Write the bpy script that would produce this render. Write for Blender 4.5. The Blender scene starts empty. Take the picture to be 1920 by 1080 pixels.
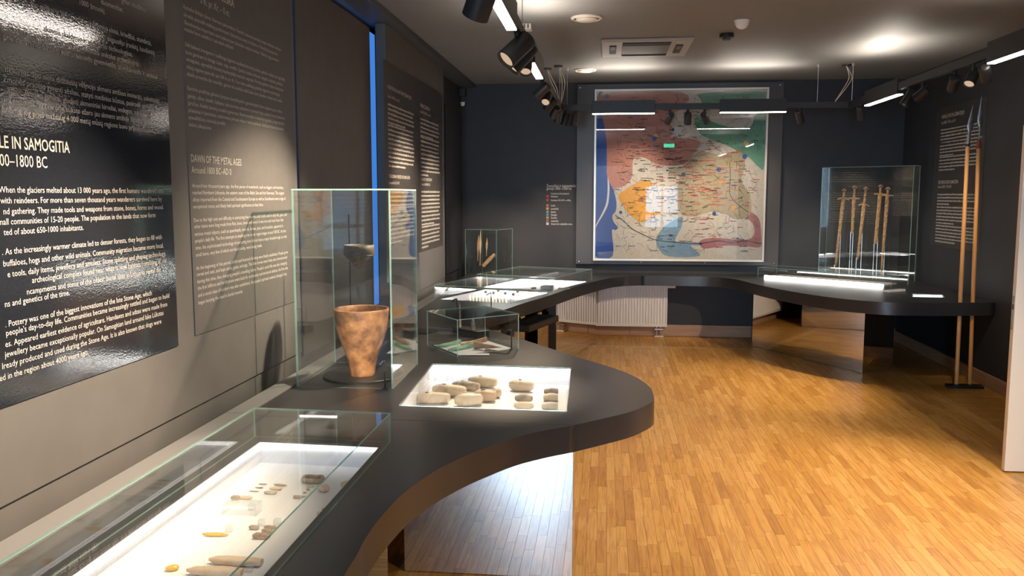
import bpy, bmesh, math, random
from mathutils import Vector, Matrix
random.seed(7)
S = bpy.context.scene
COL = S.collection

# ------------------------------------------------------------------ camera
F_PX, CAM_H, HORIZON, VPX = 1600.0, 1.65, 365.0, 1135.0
PITCH = math.atan((540 - HORIZON) / F_PX)
YAW = math.atan((VPX - 960) / math.hypot(F_PX, 540 - HORIZON))
cd = bpy.data.cameras.new('camera')
cd.sensor_width = 36.0
cd.lens = F_PX / 1920.0 * 36.0
cd.clip_start = 0.02
cam = bpy.data.objects.new('camera', cd)
COL.objects.link(cam)
cam.location = (0, 0, CAM_H)
cam.rotation_euler = (math.pi / 2 - PITCH, 0, YAW)
S.camera = cam

# ------------------------------------------------------------------ world, exposure
w = bpy.data.worlds.new('world')
S.world = w
w.use_nodes = True
w.node_tree.nodes['Background'].inputs[0].default_value = (0.45, 0.6, 0.9, 1)
w.node_tree.nodes['Background'].inputs[1].default_value = 0.6
S.view_settings.view_transform = 'Standard'
S.view_settings.look = 'None'
S.view_settings.exposure = 1.32
S.view_settings.gamma = 1.0
S.view_settings.use_curve_mapping = False
S.cycles.transparent_max_bounces = 40
S.cycles.max_bounces = 10
S.cycles.glossy_bounces = 6
S.cycles.caustics_reflective = False
S.cycles.caustics_refractive = False
S.cycles.sample_clamp_indirect = 6.0

WARM = (1.0, 0.78, 0.55)
NEUT = (1.0, 0.93, 0.86)
SPOT_W = 90.0
LINEAR_E = 10.0
UP_W = 4.0
WELL_E = 4.0
DAY_E = 9.0

# ------------------------------------------------------------------ picture -> place
_fw = Matrix.Rotation(YAW, 3, 'Z') @ Vector((0, math.cos(PITCH), -math.sin(PITCH)))
_up = Matrix.Rotation(YAW, 3, 'Z') @ Vector((0, math.sin(PITCH), math.cos(PITCH)))
_rt = Matrix.Rotation(YAW, 3, 'Z') @ Vector((1, 0, 0))
_C = Vector((0, 0, CAM_H))
def ray(u, v): return _rt * ((u - 960) / F_PX) - _up * ((v - 540) / F_PX) + _fw
def onz(u, v, z): d = ray(u, v); return _C + d * ((z - CAM_H) / d.z)
def ony(u, v, y): d = ray(u, v); return _C + d * (y / d.y)
def onx(u, v, x): d = ray(u, v); return _C + d * (x / d.x)

# ------------------------------------------------------------------ materials
MATS = {}
def newmat(name):
    m = bpy.data.materials.new(name)
    m.use_nodes = True
    nt = m.node_tree
    nt.nodes.clear()
    out = nt.nodes.new('ShaderNodeOutputMaterial')
    MATS[name] = m
    return m, nt, out
def link(nt, a, b): nt.links.new(a, b)
def pmat(name, col, rough=0.5, metal=0.0, spec=0.5, noise=0.0, nscale=8.0, stretch=(1, 1, 1), bump=0.0, bscale=60.0, col2=None, coat=0.0, coat_rough=0.1, detail=4.0, contrast=(0.3, 0.7), aniso=0.0):
    m, nt, out = newmat(name)
    b = nt.nodes.new('ShaderNodeBsdfPrincipled')
    b.inputs['Base Color'].default_value = (*col, 1)
    b.inputs['Roughness'].default_value = rough
    b.inputs['Metallic'].default_value = metal
    b.inputs['Specular IOR Level'].default_value = spec
    b.inputs['Coat Weight'].default_value = coat
    b.inputs['Coat Roughness'].default_value = coat_rough
    b.inputs['Anisotropic'].default_value = aniso
    link(nt, b.outputs[0], out.inputs[0])
    if noise or col2 or bump:
        tc = nt.nodes.new('ShaderNodeTexCoord')
        mp = nt.nodes.new('ShaderNodeMapping')
        mp.inputs['Scale'].default_value = stretch
        link(nt, tc.outputs['Object'], mp.inputs[0])
    if noise or col2:
        n = nt.nodes.new('ShaderNodeTexNoise')
        n.inputs['Scale'].default_value = nscale
        n.inputs['Detail'].default_value = detail
        link(nt, mp.outputs[0], n.inputs['Vector'])
        r = nt.nodes.new('ShaderNodeValToRGB')
        r.color_ramp.elements[0].position = contrast[0]
        r.color_ramp.elements[1].position = contrast[1]
        c2 = col2 if col2 else tuple(min(1, c * (1 + noise)) for c in col)
        c1 = col if col2 else tuple(c * (1 - noise) for c in col)
        r.color_ramp.elements[0].color = (*c1, 1)
        r.color_ramp.elements[1].color = (*c2, 1)
        link(nt, n.outputs[0], r.inputs[0])
        link(nt, r.outputs[0], b.inputs['Base Color'])
    if bump:
        n2 = nt.nodes.new('ShaderNodeTexNoise')
        n2.inputs['Scale'].default_value = bscale
        n2.inputs['Detail'].default_value = 3
        link(nt, mp.outputs[0], n2.inputs['Vector'])
        bp = nt.nodes.new('ShaderNodeBump')
        bp.inputs['Strength'].default_value = bump
        bp.inputs['Distance'].default_value = 0.004
        link(nt, n2.outputs[0], bp.inputs['Height'])
        link(nt, bp.outputs[0], b.inputs['Normal'])
    return m
def emat(name, col, strength):
    m, nt, out = newmat(name)
    e = nt.nodes.new('ShaderNodeEmission')
    e.inputs[0].default_value = (*col, 1)
    e.inputs[1].default_value = strength
    link(nt, e.outputs[0], out.inputs[0])
    return m
def glassmat(name, tint, f0=0.04, body=None):
    m, nt, out = newmat(name)
    g = nt.nodes.new('ShaderNodeNewGeometry')
    dot = nt.nodes.new('ShaderNodeVectorMath'); dot.operation = 'DOT_PRODUCT'
    link(nt, g.outputs['Normal'], dot.inputs[0]); link(nt, g.outputs['Incoming'], dot.inputs[1])
    ab = nt.nodes.new('ShaderNodeMath'); ab.operation = 'ABSOLUTE'; link(nt, dot.outputs['Value'], ab.inputs[0])
    om = nt.nodes.new('ShaderNodeMath'); om.operation = 'SUBTRACT'; om.inputs[0].default_value = 1.0; link(nt, ab.outputs[0], om.inputs[1])
    pw = nt.nodes.new('ShaderNodeMath'); pw.operation = 'POWER'; link(nt, om.outputs[0], pw.inputs[0]); pw.inputs[1].default_value = 5.0
    ma = nt.nodes.new('ShaderNodeMath'); ma.operation = 'MULTIPLY_ADD'; link(nt, pw.outputs[0], ma.inputs[0]); ma.inputs[1].default_value = 1 - f0; ma.inputs[2].default_value = f0
    t = nt.nodes.new('ShaderNodeBsdfTransparent'); t.inputs[0].default_value = (*tint, 1)
    gl = nt.nodes.new('ShaderNodeBsdfGlossy'); gl.inputs['Roughness'].default_value = 0.0; gl.inputs[0].default_value = (1, 1, 1, 1)
    mx = nt.nodes.new('ShaderNodeMixShader')
    link(nt, ma.outputs[0], mx.inputs[0]); link(nt, t.outputs[0], mx.inputs[1]); link(nt, gl.outputs[0], mx.inputs[2])
    last = mx
    if body:
        d = nt.nodes.new('ShaderNodeBsdfDiffuse'); d.inputs[0].default_value = (*body[0], 1)
        tr = nt.nodes.new('ShaderNodeBsdfTranslucent'); tr.inputs[0].default_value = (*body[0], 1)
        ad = nt.nodes.new('ShaderNodeMixShader'); ad.inputs[0].default_value = 0.5
        link(nt, d.outputs[0], ad.inputs[1]); link(nt, tr.outputs[0], ad.inputs[2])
        m2 = nt.nodes.new('ShaderNodeMixShader'); m2.inputs[0].default_value = body[1]
        link(nt, mx.outputs[0], m2.inputs[1]); link(nt, ad.outputs[0], m2.inputs[2]); last = m2
    link(nt, last.outputs[0], out.inputs[0])
    return m

pmat('wall_dark', (0.024, 0.026, 0.033), 0.62, noise=0.10, nscale=5, bump=0.05, bscale=250)
pmat('wall_panel', (0.115, 0.110, 0.108), 0.6, spec=.3, noise=0.06, nscale=7, bump=0.04, bscale=300)
pmat('board_gloss', (0.014, 0.017, 0.024), 0.07, spec=0.5, noise=0.1, nscale=30, bump=0.05, bscale=90, stretch=(1, 1, 2.2))
MATS['board_gloss'].node_tree.nodes['Principled BSDF'].inputs['IOR'].default_value = 2.3
pmat('board_matt', (0.098, 0.094, 0.093), 0.6, spec=.25, noise=0.05, nscale=20)
pmat('board_black', (0.045, 0.043, 0.044), 0.42, noise=0.05, nscale=20)
pmat('gap_black', (0.008, 0.008, 0.009), 0.6)
pmat('navy', (0.020, 0.026, 0.050), 0.55)
pmat('ceiling', (0.17, 0.165, 0.16), 0.6, noise=0.05, nscale=30, bump=0.05, bscale=200)
pmat('ceiling_trim', (0.055, 0.055, 0.06), 0.5)
pmat('table', (0.031, 0.031, 0.035), 0.33, noise=0.12, nscale=600, detail=2, bump=0.03, bscale=500)
pmat('trim_grey', (0.17, 0.17, 0.175), 0.4)
pmat('lettering', (0.50, 0.48, 0.45), 0.6)
pmat('mirror', (0.80, 0.79, 0.77), 0.02, metal=1.0)
pmat('mirror_edge', (0.03, 0.03, 0.032), 0.3)
pmat('black_metal', (0.018, 0.018, 0.019), 0.42, spec=0.4)
pmat('dark_metal', (0.06, 0.055, 0.05), 0.35, metal=0.6)
pmat('white_paint', (0.78, 0.77, 0.74), 0.4)
pmat('white_wall', (0.75, 0.74, 0.72), 0.6)
pmat('radiator', (0.82, 0.80, 0.79), 0.35)
pmat('chrome', (0.7, 0.68, 0.66), 0.2, metal=1.0)
pmat('well_white', (0.74, 0.75, 0.79), 0.55)
pmat('acrylic_white', (0.8, 0.8, 0.8), 0.25)
pmat('plastic_grey', (0.36, 0.35, 0.33), 0.5)
pmat('plastic_dark', (0.09, 0.09, 0.09), 0.5)
pmat('cream_plastic', (0.6, 0.55, 0.48), 0.5)
pmat('cable', (0.75, 0.6, 0.45), 0.5)
pmat('wire', (0.6, 0.58, 0.55), 0.3, metal=0.8)
pmat('door_white', (0.80, 0.76, 0.68), 0.4)
pmat('baseboard', (0.36, 0.21, 0.13), 0.45, col2=(0.48, 0.30, 0.18), nscale=6, stretch=(0.6, 0.6, 12), bump=0.03)
pmat('spear_wood', (0.55, 0.27, 0.09), 0.45, col2=(0.68, 0.37, 0.14), nscale=5, stretch=(20, 20, 1))
pmat('iron', (0.25, 0.25, 0.26), 0.35, metal=0.8, noise=0.3, nscale=40)
pmat('rust_wrap', (0.24, 0.06, 0.03), 0.6)
pmat('rust', (0.15, 0.08, 0.04), 0.75, col2=(0.40, 0.25, 0.13), nscale=45, bump=0.5, bscale=90)
pmat('pot_clay', (0.10, 0.042, 0.02), 0.6, col2=(0.36, 0.175, 0.075), nscale=16, detail=15, bump=1.0, bscale=40, contrast=(0.34, 0.66))
pmat('sherd', (0.022, 0.017, 0.013), 0.7, col2=(0.085, 0.06, 0.042), nscale=14, bump=0.4, bscale=40)
pmat('stone_tan', (0.62, 0.49, 0.35), 0.55, col2=(0.82, 0.70, 0.55), nscale=16, detail=8, bump=0.25, bscale=120)
pmat('stone_grey', (0.22, 0.18, 0.14), 0.55, col2=(0.62, 0.53, 0.42), nscale=30, detail=8, bump=0.35, bscale=150)
pmat('stone_pink', (0.58, 0.40, 0.29), 0.6, col2=(0.70, 0.52, 0.38), nscale=18, bump=0.2, bscale=120)
pmat('hole_shade', (0.05, 0.04, 0.03), 0.8)
pmat('bone', (0.58, 0.40, 0.25), 0.5, col2=(0.74, 0.57, 0.40), nscale=22, stretch=(1, 4, 1), bump=0.2, bscale=90)
pmat('bone_dark', (0.22, 0.15, 0.10), 0.55, col2=(0.45, 0.34, 0.24), nscale=50, bump=0.3, bscale=120)
pmat('bone_pale', (0.62, 0.54, 0.42), 0.5, noise=0.15, nscale=40)
pmat('amber', (0.75, 0.42, 0.06), 0.25, noise=0.2, nscale=30)
pmat('verdigris', (0.16, 0.40, 0.24), 0.65, col2=(0.38, 0.62, 0.42), nscale=50, bump=0.4, bscale=120)
pmat('horn', (0.30, 0.16, 0.09), 0.35, col2=(0.60, 0.44, 0.34), nscale=8)
pmat('wood_sheath', (0.34, 0.20, 0.11), 0.6, col2=(0.55, 0.36, 0.22), nscale=60, bump=0.5, bscale=90)
pmat('label_card', (0.75, 0.75, 0.74), 0.5)
pmat('map_frame', (0.62, 0.60, 0.56), 0.35, metal=0.4)
pmat('map_board', (0.055, 0.052, 0.053), 0.42)
GM = dict(noise=0.10, nscale=45, detail=8)
pmat('map_base', (0.40, 0.375, 0.35), 0.6, **GM)
pmat('map_sea', (0.010, 0.06, 0.29), 0.6)
pmat('map_pink', (0.33, 0.135, 0.11), 0.6, **GM)
pmat('map_orange', (0.50, 0.24, 0.025), 0.6, **GM)
pmat('map_green', (0.075, 0.215, 0.15), 0.6, **GM)
pmat('map_olive', (0.27, 0.23, 0.155), 0.6, **GM)
pmat('map_blue', (0.12, 0.22, 0.34), 0.6, **GM)
pmat('map_purple', (0.25, 0.095, 0.12), 0.6, **GM)
pmat('map_spit', (0.5, 0.5, 0.5), 0.6)
pmat('map_ink', (0.03, 0.03, 0.03), 0.7)
pmat('map_red', (0.36, 0.05, 0.04), 0.7)
pmat('exit_body', (0.05, 0.3, 0.15), 0.5)
pmat('frame_white', (0.8, 0.8, 0.78), 0.4)
emat('led_white', (1.0, 0.93, 0.87), WELL_E)
emat('linear_glow', (1.0, 0.88, 0.78), LINEAR_E)
emat('lens_glow', (1.0, 0.72, 0.48), 0.25)
emat('daylight', (0.45, 0.70, 1.0), DAY_E * .16)
emat('daylight_strong', (0.55, 0.76, 1.0), DAY_E * 3.0)
emat('led_soft', (1.0, 0.95, 0.90), WELL_E * .55)
emat('led_bright', (1.0, 0.93, 0.87), WELL_E * 2.6)
emat('daylight_blue', (0.05, 0.20, 0.62), 0.45)
emat('exit_glow', (0.05, 0.9, 0.5), 3.0)
glassmat('glass', (0.975, 0.99, 0.985), 0.035)
glassmat('map_glass', (0.98, 0.99, 0.985), 0.05)
glassmat('glass_edge', (0.62, 0.92, 0.88), 0.06, body=((0.60, 0.90, 0.85), 0.45))
glassmat('acrylic', (0.96, 0.97, 0.97), 0.06, body=((0.85, 0.87, 0.88), 0.16))

def floor_material():
    m, nt, out = newmat('oak_floor')
    b = nt.nodes.new('ShaderNodeBsdfPrincipled')
    at = nt.nodes.new('ShaderNodeAttribute'); at.attribute_name = 'tone'
    tc = nt.nodes.new('ShaderNodeTexCoord')
    mp = nt.nodes.new('ShaderNodeMapping'); mp.inputs['Scale'].default_value = (34, 2.2, 1)
    link(nt, tc.outputs['Object'], mp.inputs[0])
    cb = nt.nodes.new('ShaderNodeCombineXYZ'); ml = nt.nodes.new('ShaderNodeMath'); ml.operation = 'MULTIPLY'; ml.inputs[1].default_value = 57.0
    link(nt, at.outputs['Fac'], ml.inputs[0]); link(nt, ml.outputs[0], cb.inputs[2]); link(nt, ml.outputs[0], cb.inputs[0])
    ad = nt.nodes.new('ShaderNodeVectorMath'); ad.operation = 'ADD'
    link(nt, mp.outputs[0], ad.inputs[0]); link(nt, cb.outputs[0], ad.inputs[1])
    n = nt.nodes.new('ShaderNodeTexNoise'); n.inputs['Scale'].default_value = 1.6; n.inputs['Detail'].default_value = 6; n.inputs['Distortion'].default_value = 1.2
    link(nt, ad.outputs[0], n.inputs['Vector'])
    r1 = nt.nodes.new('ShaderNodeValToRGB')
    e = r1.color_ramp.elements
    e[0].position = 0.0; e[0].color = (0.44, 0.205, 0.045, 1)
    e[1].position = 1.0; e[1].color = (0.72, 0.41, 0.12, 1)
    k = e.new(0.5); k.color = (0.60, 0.305, 0.068, 1)
    link(nt, at.outputs['Fac'], r1.inputs[0])
    r2 = nt.nodes.new('ShaderNodeValToRGB')
    r2.color_ramp.elements[0].position = 0.36; r2.color_ramp.elements[0].color = (0.74, 0.66, 0.56, 1)
    r2.color_ramp.elements[1].position = 0.56; r2.color_ramp.elements[1].color = (1, 1, 1, 1)
    link(nt, n.outputs[0], r2.inputs[0])
    mu = nt.nodes.new('ShaderNodeMix'); mu.data_type = 'RGBA'; mu.blend_type = 'MULTIPLY'; mu.inputs[0].default_value = 1.0
    link(nt, r1.outputs[0], mu.inputs[6]); link(nt, r2.outputs[0], mu.inputs[7])
    link(nt, mu.outputs[2], b.inputs['Base Color'])
    b.inputs['Roughness'].default_value = 0.34
    b.inputs['Specular IOR Level'].default_value = 0.5
    link(nt, b.outputs[0], out.inputs[0])
floor_material()
def M(n): return MATS[n]

# ------------------------------------------------------------------ mesh helpers
class MB:
    def __init__(s): s.v = []; s.f = []; s.mi = []
    def add(s, vs, fs, mi=0):
        o = len(s.v); s.v += [tuple(v) for v in vs]
        for i, f in enumerate(fs):
            s.f.append(tuple(o + k for k in f)); s.mi.append(mi if isinstance(mi, int) else mi[i])
    def box(s, lo, hi, mi=0):
        (a, b, c), (d, e, f) = lo, hi
        s.add([(a, b, c), (d, b, c), (d, e, c), (a, e, c), (a, b, f), (d, b, f), (d, e, f), (a, e, f)],
              [(0, 3, 2, 1), (4, 5, 6, 7), (0, 1, 5, 4), (1, 2, 6, 5), (2, 3, 7, 6), (3, 0, 4, 7)], mi)
    def prism(s, poly, z0, z1, mi=0, side=None):
        n = len(poly)
        vs = [(p[0], p[1], z0) for p in poly] + [(p[0], p[1], z1) for p in poly]
        fs = [tuple(range(n - 1, -1, -1)), tuple(range(n, 2 * n))] + [(i, (i + 1) % n, n + (i + 1) % n, n + i) for i in range(n)]
        s.add(vs, fs, mi if side is None else [mi, mi] + [side] * n)
    def tube(s, pts, r, n=10, mi=0, cap=True):
        pts = [Vector(p) for p in pts]
        rs = r if isinstance(r, (list, tuple)) else [r] * len(pts)
        rings = []; u = None
        for i, p in enumerate(pts):
            t = (pts[min(i + 1, len(pts) - 1)] - pts[max(i - 1, 0)]).normalized()
            if u is None:
                u = t.orthogonal().normalized()
            else:
                u = (u - t * u.dot(t)).normalized()
            wv = t.cross(u)
            rings.append([p + (u * math.cos(2 * math.pi * k / n) + wv * math.sin(2 * math.pi * k / n)) * rs[i] for k in range(n)])
        s.add([q for rg in rings for q in rg], [(i * n + k, i * n + (k + 1) % n, (i + 1) * n + (k + 1) % n, (i + 1) * n + k) for i in range(len(pts) - 1) for k in range(n)], mi)
        if cap:
            s.add(rings[0], [tuple(range(n - 1, -1, -1))], mi); s.add(rings[-1], [tuple(range(n))], mi)
    def lathe(s, prof, n=40, c=(0, 0, 0), mi=0, jit=None):
        vs = []
        for j, (r, z) in enumerate(prof):
            for k in range(n):
                a = 2 * math.pi * k / n
                rr = r * (1 + (jit(a, j) if jit else 0))
                vs.append((c[0] + rr * math.cos(a), c[1] + rr * math.sin(a), c[2] + z))
        fs = [(j * n + k, j * n + (k + 1) % n, (j + 1) * n + (k + 1) % n, (j + 1) * n + k) for j in range(len(prof) - 1) for k in range(n)]
        s.add(vs, fs, mi)
        s.add(vs[:n], [tuple(range(n - 1, -1, -1))], mi); s.add(vs[-n:], [tuple(range(n))], mi)
    def loft(s, secs, n=16, ex=2.4, mi=0):
        # secs: (x, half_width_y, half_height_z, yc, zc)
        vs = []
        for (x, hw, hh, yc, zc) in secs:
            for k in range(n):
                a = 2 * math.pi * k / n; ca, sa = math.cos(a), math.sin(a)
                vs.append((x, yc + hw * math.copysign(abs(ca) ** (2 / ex), ca), zc + hh * math.copysign(abs(sa) ** (2 / ex), sa)))
        fs = [(j * n + k, j * n + (k + 1) % n, (j + 1) * n + (k + 1) % n, (j + 1) * n + k) for j in range(len(secs) - 1) for k in range(n)]
        s.add(vs, fs, mi)
        m = len(secs) - 1
        s.add(vs[:n], [tuple(range(n - 1, -1, -1))], mi); s.add(vs[m * n:], [tuple(range(n))], mi)
    def quad_slab(s, o, a, b, t, mi=0, edge=0):
        # slab spanned by vectors a, b with thickness vector t
        o, a, b, t = Vector(o), Vector(a), Vector(b), Vector(t)
        vs = [o, o + a, o + a + b, o + b, o + t, o + a + t, o + a + b + t, o + b + t]
        s.add(vs, [(0, 3, 2, 1), (4, 5, 6, 7), (0, 1, 5, 4), (1, 2, 6, 5), (2, 3, 7, 6), (3, 0, 4, 7)], [mi, mi, edge, edge, edge, edge])
    def mesh(s, name, mats, smooth=False):
        me = bpy.data.meshes.new(name)
        me.from_pydata(s.v, [], s.f)
        for m in (mats if isinstance(mats, (list, tuple)) else [mats]): me.materials.append(M(m))
        me.polygons.foreach_set('material_index', s.mi)
        if smooth: me.polygons.foreach_set('use_smooth', [True] * len(s.f))
        bm = bmesh.new(); bm.from_mesh(me); bmesh.ops.recalc_face_normals(bm, faces=bm.faces); bm.to_mesh(me); bm.free()
        me.update()
        return me
    def build(s, name, mats, parent=None, smooth=False, bevel=0.0, loc=None, rot=None, auto=None):
        o = bpy.data.objects.new(name, s.mesh(name, mats, smooth))
        COL.objects.link(o)
        if parent is not None: o.parent = parent
        if loc is not None: o.location = loc
        if rot is not None: o.rotation_euler = rot
        if bevel:
            md = o.modifiers.new('bevel', 'BEVEL'); md.width = bevel; md.segments = 2; md.limit_method = 'ANGLE'
        if auto is not None:
            md = o.modifiers.new('split', 'EDGE_SPLIT'); md.split_angle = math.radians(auto)
        return o
def tag(o, label, cat=None, group=None, kind=None):
    if label: o['label'] = label
    if cat: o['category'] = cat
    if group: o['group'] = group
    if kind: o['kind'] = kind
    return o
def empty(name, loc=(0, 0, 0), rot=(0, 0, 0)):
    o = bpy.data.objects.new(name, None); COL.objects.link(o)
    o.location = loc; o.rotation_euler = rot; o.empty_display_size = 0.05
    return o
def bx(name, lo, hi, mat, parent=None, bevel=0.0):
    m = MB(); m.box(lo, hi); return m.build(name, mat, parent, bevel=bevel)
def struct(o, label): return tag(o, label, 'structure' and None, kind='structure')
def aim(o, target):
    d = Vector(target) - o.location
    o.rotation_euler = d.to_track_quat('-Z', 'Y').to_euler()

# ------------------------------------------------------------------ room shell
XL, XR, YB, YR, ZC = -1.60, 3.30, 10.05, -6.0, 2.93
def wall(name, lo, hi, mat, label):
    o = bx(name, lo, hi, mat); o['kind'] = 'structure'; o['label'] = label; return o
fl = wall('floor', (-2.0, YR - .1, -0.10), (XR + .2, YB + .2, -0.006), 'spear_wood', 'honey oak strip floor with a pale border strip')
wall('ceiling', (-2.0, YR - .1, ZC), (XR + .2, YB + .2, ZC + .12), 'ceiling', 'matt grey ceiling lit by upward glowing fixtures')
wb = wall('wall_back', (-2.0, YB, -.05), (XR + .2, YB + .15, ZC), 'wall_dark', 'dark navy charcoal wall behind the coloured map')
wr = MB()
wr.box((XR, -2.0, -.05), (XR + .15, 4.2, ZC)); wr.box((XR, 5.14, -.05), (XR + .15, YB, ZC)); wr.box((XR, 4.2, 2.1), (XR + .15, 5.14, ZC))
wro = wr.build('wall_right', 'wall_dark'); tag(wro, 'dark charcoal wall behind the two standing spears', kind='structure')
wall('wall_right_lobby', (XR, YR, -.05), (XR + .15, -2.0, ZC), 'white_wall', 'white wall of the adjoining room behind the viewer')
wall('wall_left_lobby', (-2.0, YR, -.05), (-1.75, -2.0, ZC), 'white_wall', 'white wall of the adjoining room opposite its doorway')
wm = MB()
wm.box((-.55, YR - .12, -.05), (1.10, YR, ZC)); wm.box((-2.0, YR - .12, -.05), (-1.55, YR, ZC)); wm.box((-1.55, YR - .12, -.05), (-.55, YR, .7)); wm.box((-1.55, YR - .12, 2.5), (-.55, YR, ZC)); wm.box((2.25, YR - .12, -.05), (XR + .1, YR, ZC)); wm.box((1.10, YR - .12, -.05), (2.25, YR, .63)); wm.box((1.10, YR - .12, 1.94), (2.25, YR, ZC))
wmo = wm.build('wall_rear', 'white_wall'); tag(wmo, 'white far wall with a bright window behind the viewer', kind='structure')
wall('trim_1', (-1.75, -2.12, 2.37), (XR, -2.0, 2.81), 'white_wall', 'white beam above the wide opening to the adjoining room')
win = empty('window_1', (1.675, YR - .06, .8)); tag(win, 'bright daylight window with a white cross frame', kind='structure')
def wpart(name, lo, hi, mat):
    m = MB(); m.box([a - b for a, b in zip(lo, win.location)], [a - b for a, b in zip(hi, win.location)]); return m.build(name, mat, win)
for zz in ((.68, 1.05), (1.13, 1.89)):
    for xx in ((1.20, 1.655), (1.725, 2.16)):
        wpart('pane', (xx[0], YR - .07, zz[0]), (xx[1], YR - .06, zz[1]), 'daylight')
for lo, hi in (((1.10, YR - .1, .63), (1.20, YR - .02, 1.94)), ((2.16, YR - .1, .63), (2.25, YR - .02, 1.94)), ((1.655, YR - .1, .68), (1.725, YR - .02, 1.89)), ((1.20, YR - .1, .63), (2.16, YR - .02, .68)), ((1.20, YR - .1, 1.89), (2.16, YR - .02, 1.94)), ((1.20, YR - .1, 1.05), (2.16, YR - .02, 1.13))):
    wpart('window_frame', lo, hi, 'frame_white')
w3 = bx('window_3', (-1.55, YR - .08, .7), (-.55, YR - .05, 2.5), 'daylight_strong'); tag(w3, 'tall bright daylight window behind the viewer to the left', kind='structure')
wall('trim_5', (-1.75, -2.12, 2.81), (XR, -2.0, ZC), 'wall_dark', 'dark band over the white beam behind the viewer')
wall('wall_outside_door', (XR + .9, 3.9, -.05), (XR + 1.0, 5.5, ZC), 'white_wall', 'pale wall beyond the open doorway')

# left wall: the masonry wall, two built out panels and window recesses between them
lw = MB()
lw.box((-2.0, -2.0, -.05), (-1.75, 4.40, ZC)); lw.box((-2.0, 6.30, -.05), (-1.75, YB, ZC)); lw.box((-2.0, 4.40, -.05), (-1.75, 6.30, .72)); lw.box((-2.0, 4.40, 2.85), (-1.75, 6.30, ZC))
lwo = lw.build('wall_left', 'wall_dark'); tag(lwo, 'dark wall carrying the tall text panels', kind='structure')
def wallpart(name, lo, hi, mat, bevel=0.0):
    return bx(name, lo, hi, mat, lwo, bevel)
wallpart('wall_panel', (-1.75, -2.0, 0.815), (XL, 4.345, 2.80), 'wall_panel', .003)
wallpart('wall_panel', (-1.675, 6.215, 0.815), (XL, 8.47, 2.885), 'wall_panel', .003)
wallpart('lower_panel', (-1.75, -2.0, -.05), (XL - .006, 4.345, 0.812), 'wall_panel')
wallpart('lower_panel', (-1.75, 6.215, -.05), (XL - .006, 8.47, 0.812), 'wall_panel')
wallpart('lower_panel', (-1.75, 4.345, -.05), (-1.69, 6.215, 0.73), 'navy')
wallpart('recess_cover', (-1.72, 4.63, 0.74), (-1.695, 6.135, 2.84), 'wall_panel', .002)
wallpart('recess_trim', (-1.70, 4.60, 0.74), (-1.685, 4.628, 2.84), 'map_board')
wallpart('corner_panel', (-1.75, 8.47, -.05), (-1.69, YB, ZC), 'wall_dark')
wallpart('corner_panel', (-1.69, 8.95, .8), (-1.675, 9.85, 2.6), 'wall_dark', .003)
w2 = bx('window_2', (-1.745, 4.42, .74), (-1.735, 6.42, 2.84), 'daylight_blue'); tag(w2, 'covered window leaking a blue daylight sliver beside the wall panel', kind='structure')
tr = MB(); tr.box((-1.75, -2.0, 2.885), (-1.52, YB, ZC)); tr.box((-1.75, -2.0, 2.80), (-1.56, 4.345, 2.885))
tro = tr.build('trim_2', 'ceiling_trim'); tag(tro, 'dark trim running between ceiling and left wall panels', kind='structure')

# baseboards
bb = empty('baseboard_back', (0, YB, 0)); tag(bb, 'oak skirting board below the map wall', kind='structure')
for (a, b) in ((-1.6, .3), (.3, 1.7), (1.7, XR)):
    m = MB(); m.box((a + .001, -.022, 0), (b - .001, 0, .135)); m.build('skirting_board', 'baseboard', bb, bevel=.004)
bb = empty('baseboard_right', (XR, 0, 0)); tag(bb, 'oak skirting board behind the spear stand', kind='structure')
for (a, b) in ((5.15, 7.6), (7.6, YB - .03)):
    m = MB(); m.box((-.022, a + .001, 0), (0, b - .001, .115)); m.build('skirting_board', 'baseboard', bb, bevel=.004)

# ------------------------------------------------------------------ floor boards
def board_geo(mb, tones, x0, x1, y0, y1, tone):
    g = .00012; z = random.uniform(-.0003, 0)
    a, b, c, d = x0 + g, x1 - g, y0 + g, y1 - g
    e = .0004
    mb.add([(a, c, -.006), (b, c, -.006), (b, d, -.006), (a, d, -.006), (a + e, c + e, z), (b - e, c + e, z), (b - e, d - e, z), (a + e, d - e, z)],
           [(4, 5, 6, 7), (0, 1, 5, 4), (1, 2, 6, 5), (2, 3, 7, 6), (3, 0, 4, 7)])
    tones += [tone] * 5
def finish_boards(mb, tones, name, parent):
    o = mb.build(name, 'oak_floor', parent)
    at = o.data.attributes.new('tone', 'FLOAT', 'FACE'); at.data.foreach_set('value', tones)
    return o
boards = []
BW = .048
x = -1.75
while x < 2.70:
    x1 = min(x + BW, 2.70); y = -2.0 - random.uniform(0, .5)
    while y < 9.23:
        L = random.uniform(.24, .46); y1 = min(y + L, 9.23)
        if 9.23 - y1 < .1: y1 = 9.23
        boards.append((x, x1, max(y, -2.0), y1, random.betavariate(3, 2))); y = y1
    x = x1
y = -2.0
while y < YB:                                   # pale border strip on the right
    y1 = min(y + random.uniform(.8, 1.3), 9.33); 
    if y1 - y < .05: break
    boards.append((2.70, 2.80, y, y1, random.uniform(.85, 1.0))); y = y1
x = -1.75
while x < 2.69:                                 # pale border strip in front of the map wall
    x1 = min(x + random.uniform(.8, 1.3), 2.70); boards.append((x, x1, 9.23, 9.33, random.uniform(.85, 1.0))); x = x1
x = -1.75
while x < XR - .01:
    x1 = min(x + BW, XR); y = 9.33
    while y < YB - .01:
        y1 = min(y + random.uniform(.3, .5), YB); boards.append((x, x1, y, y1, random.betavariate(2, 2) * .7)); y = y1
    x = x1
y = -2.0
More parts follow.
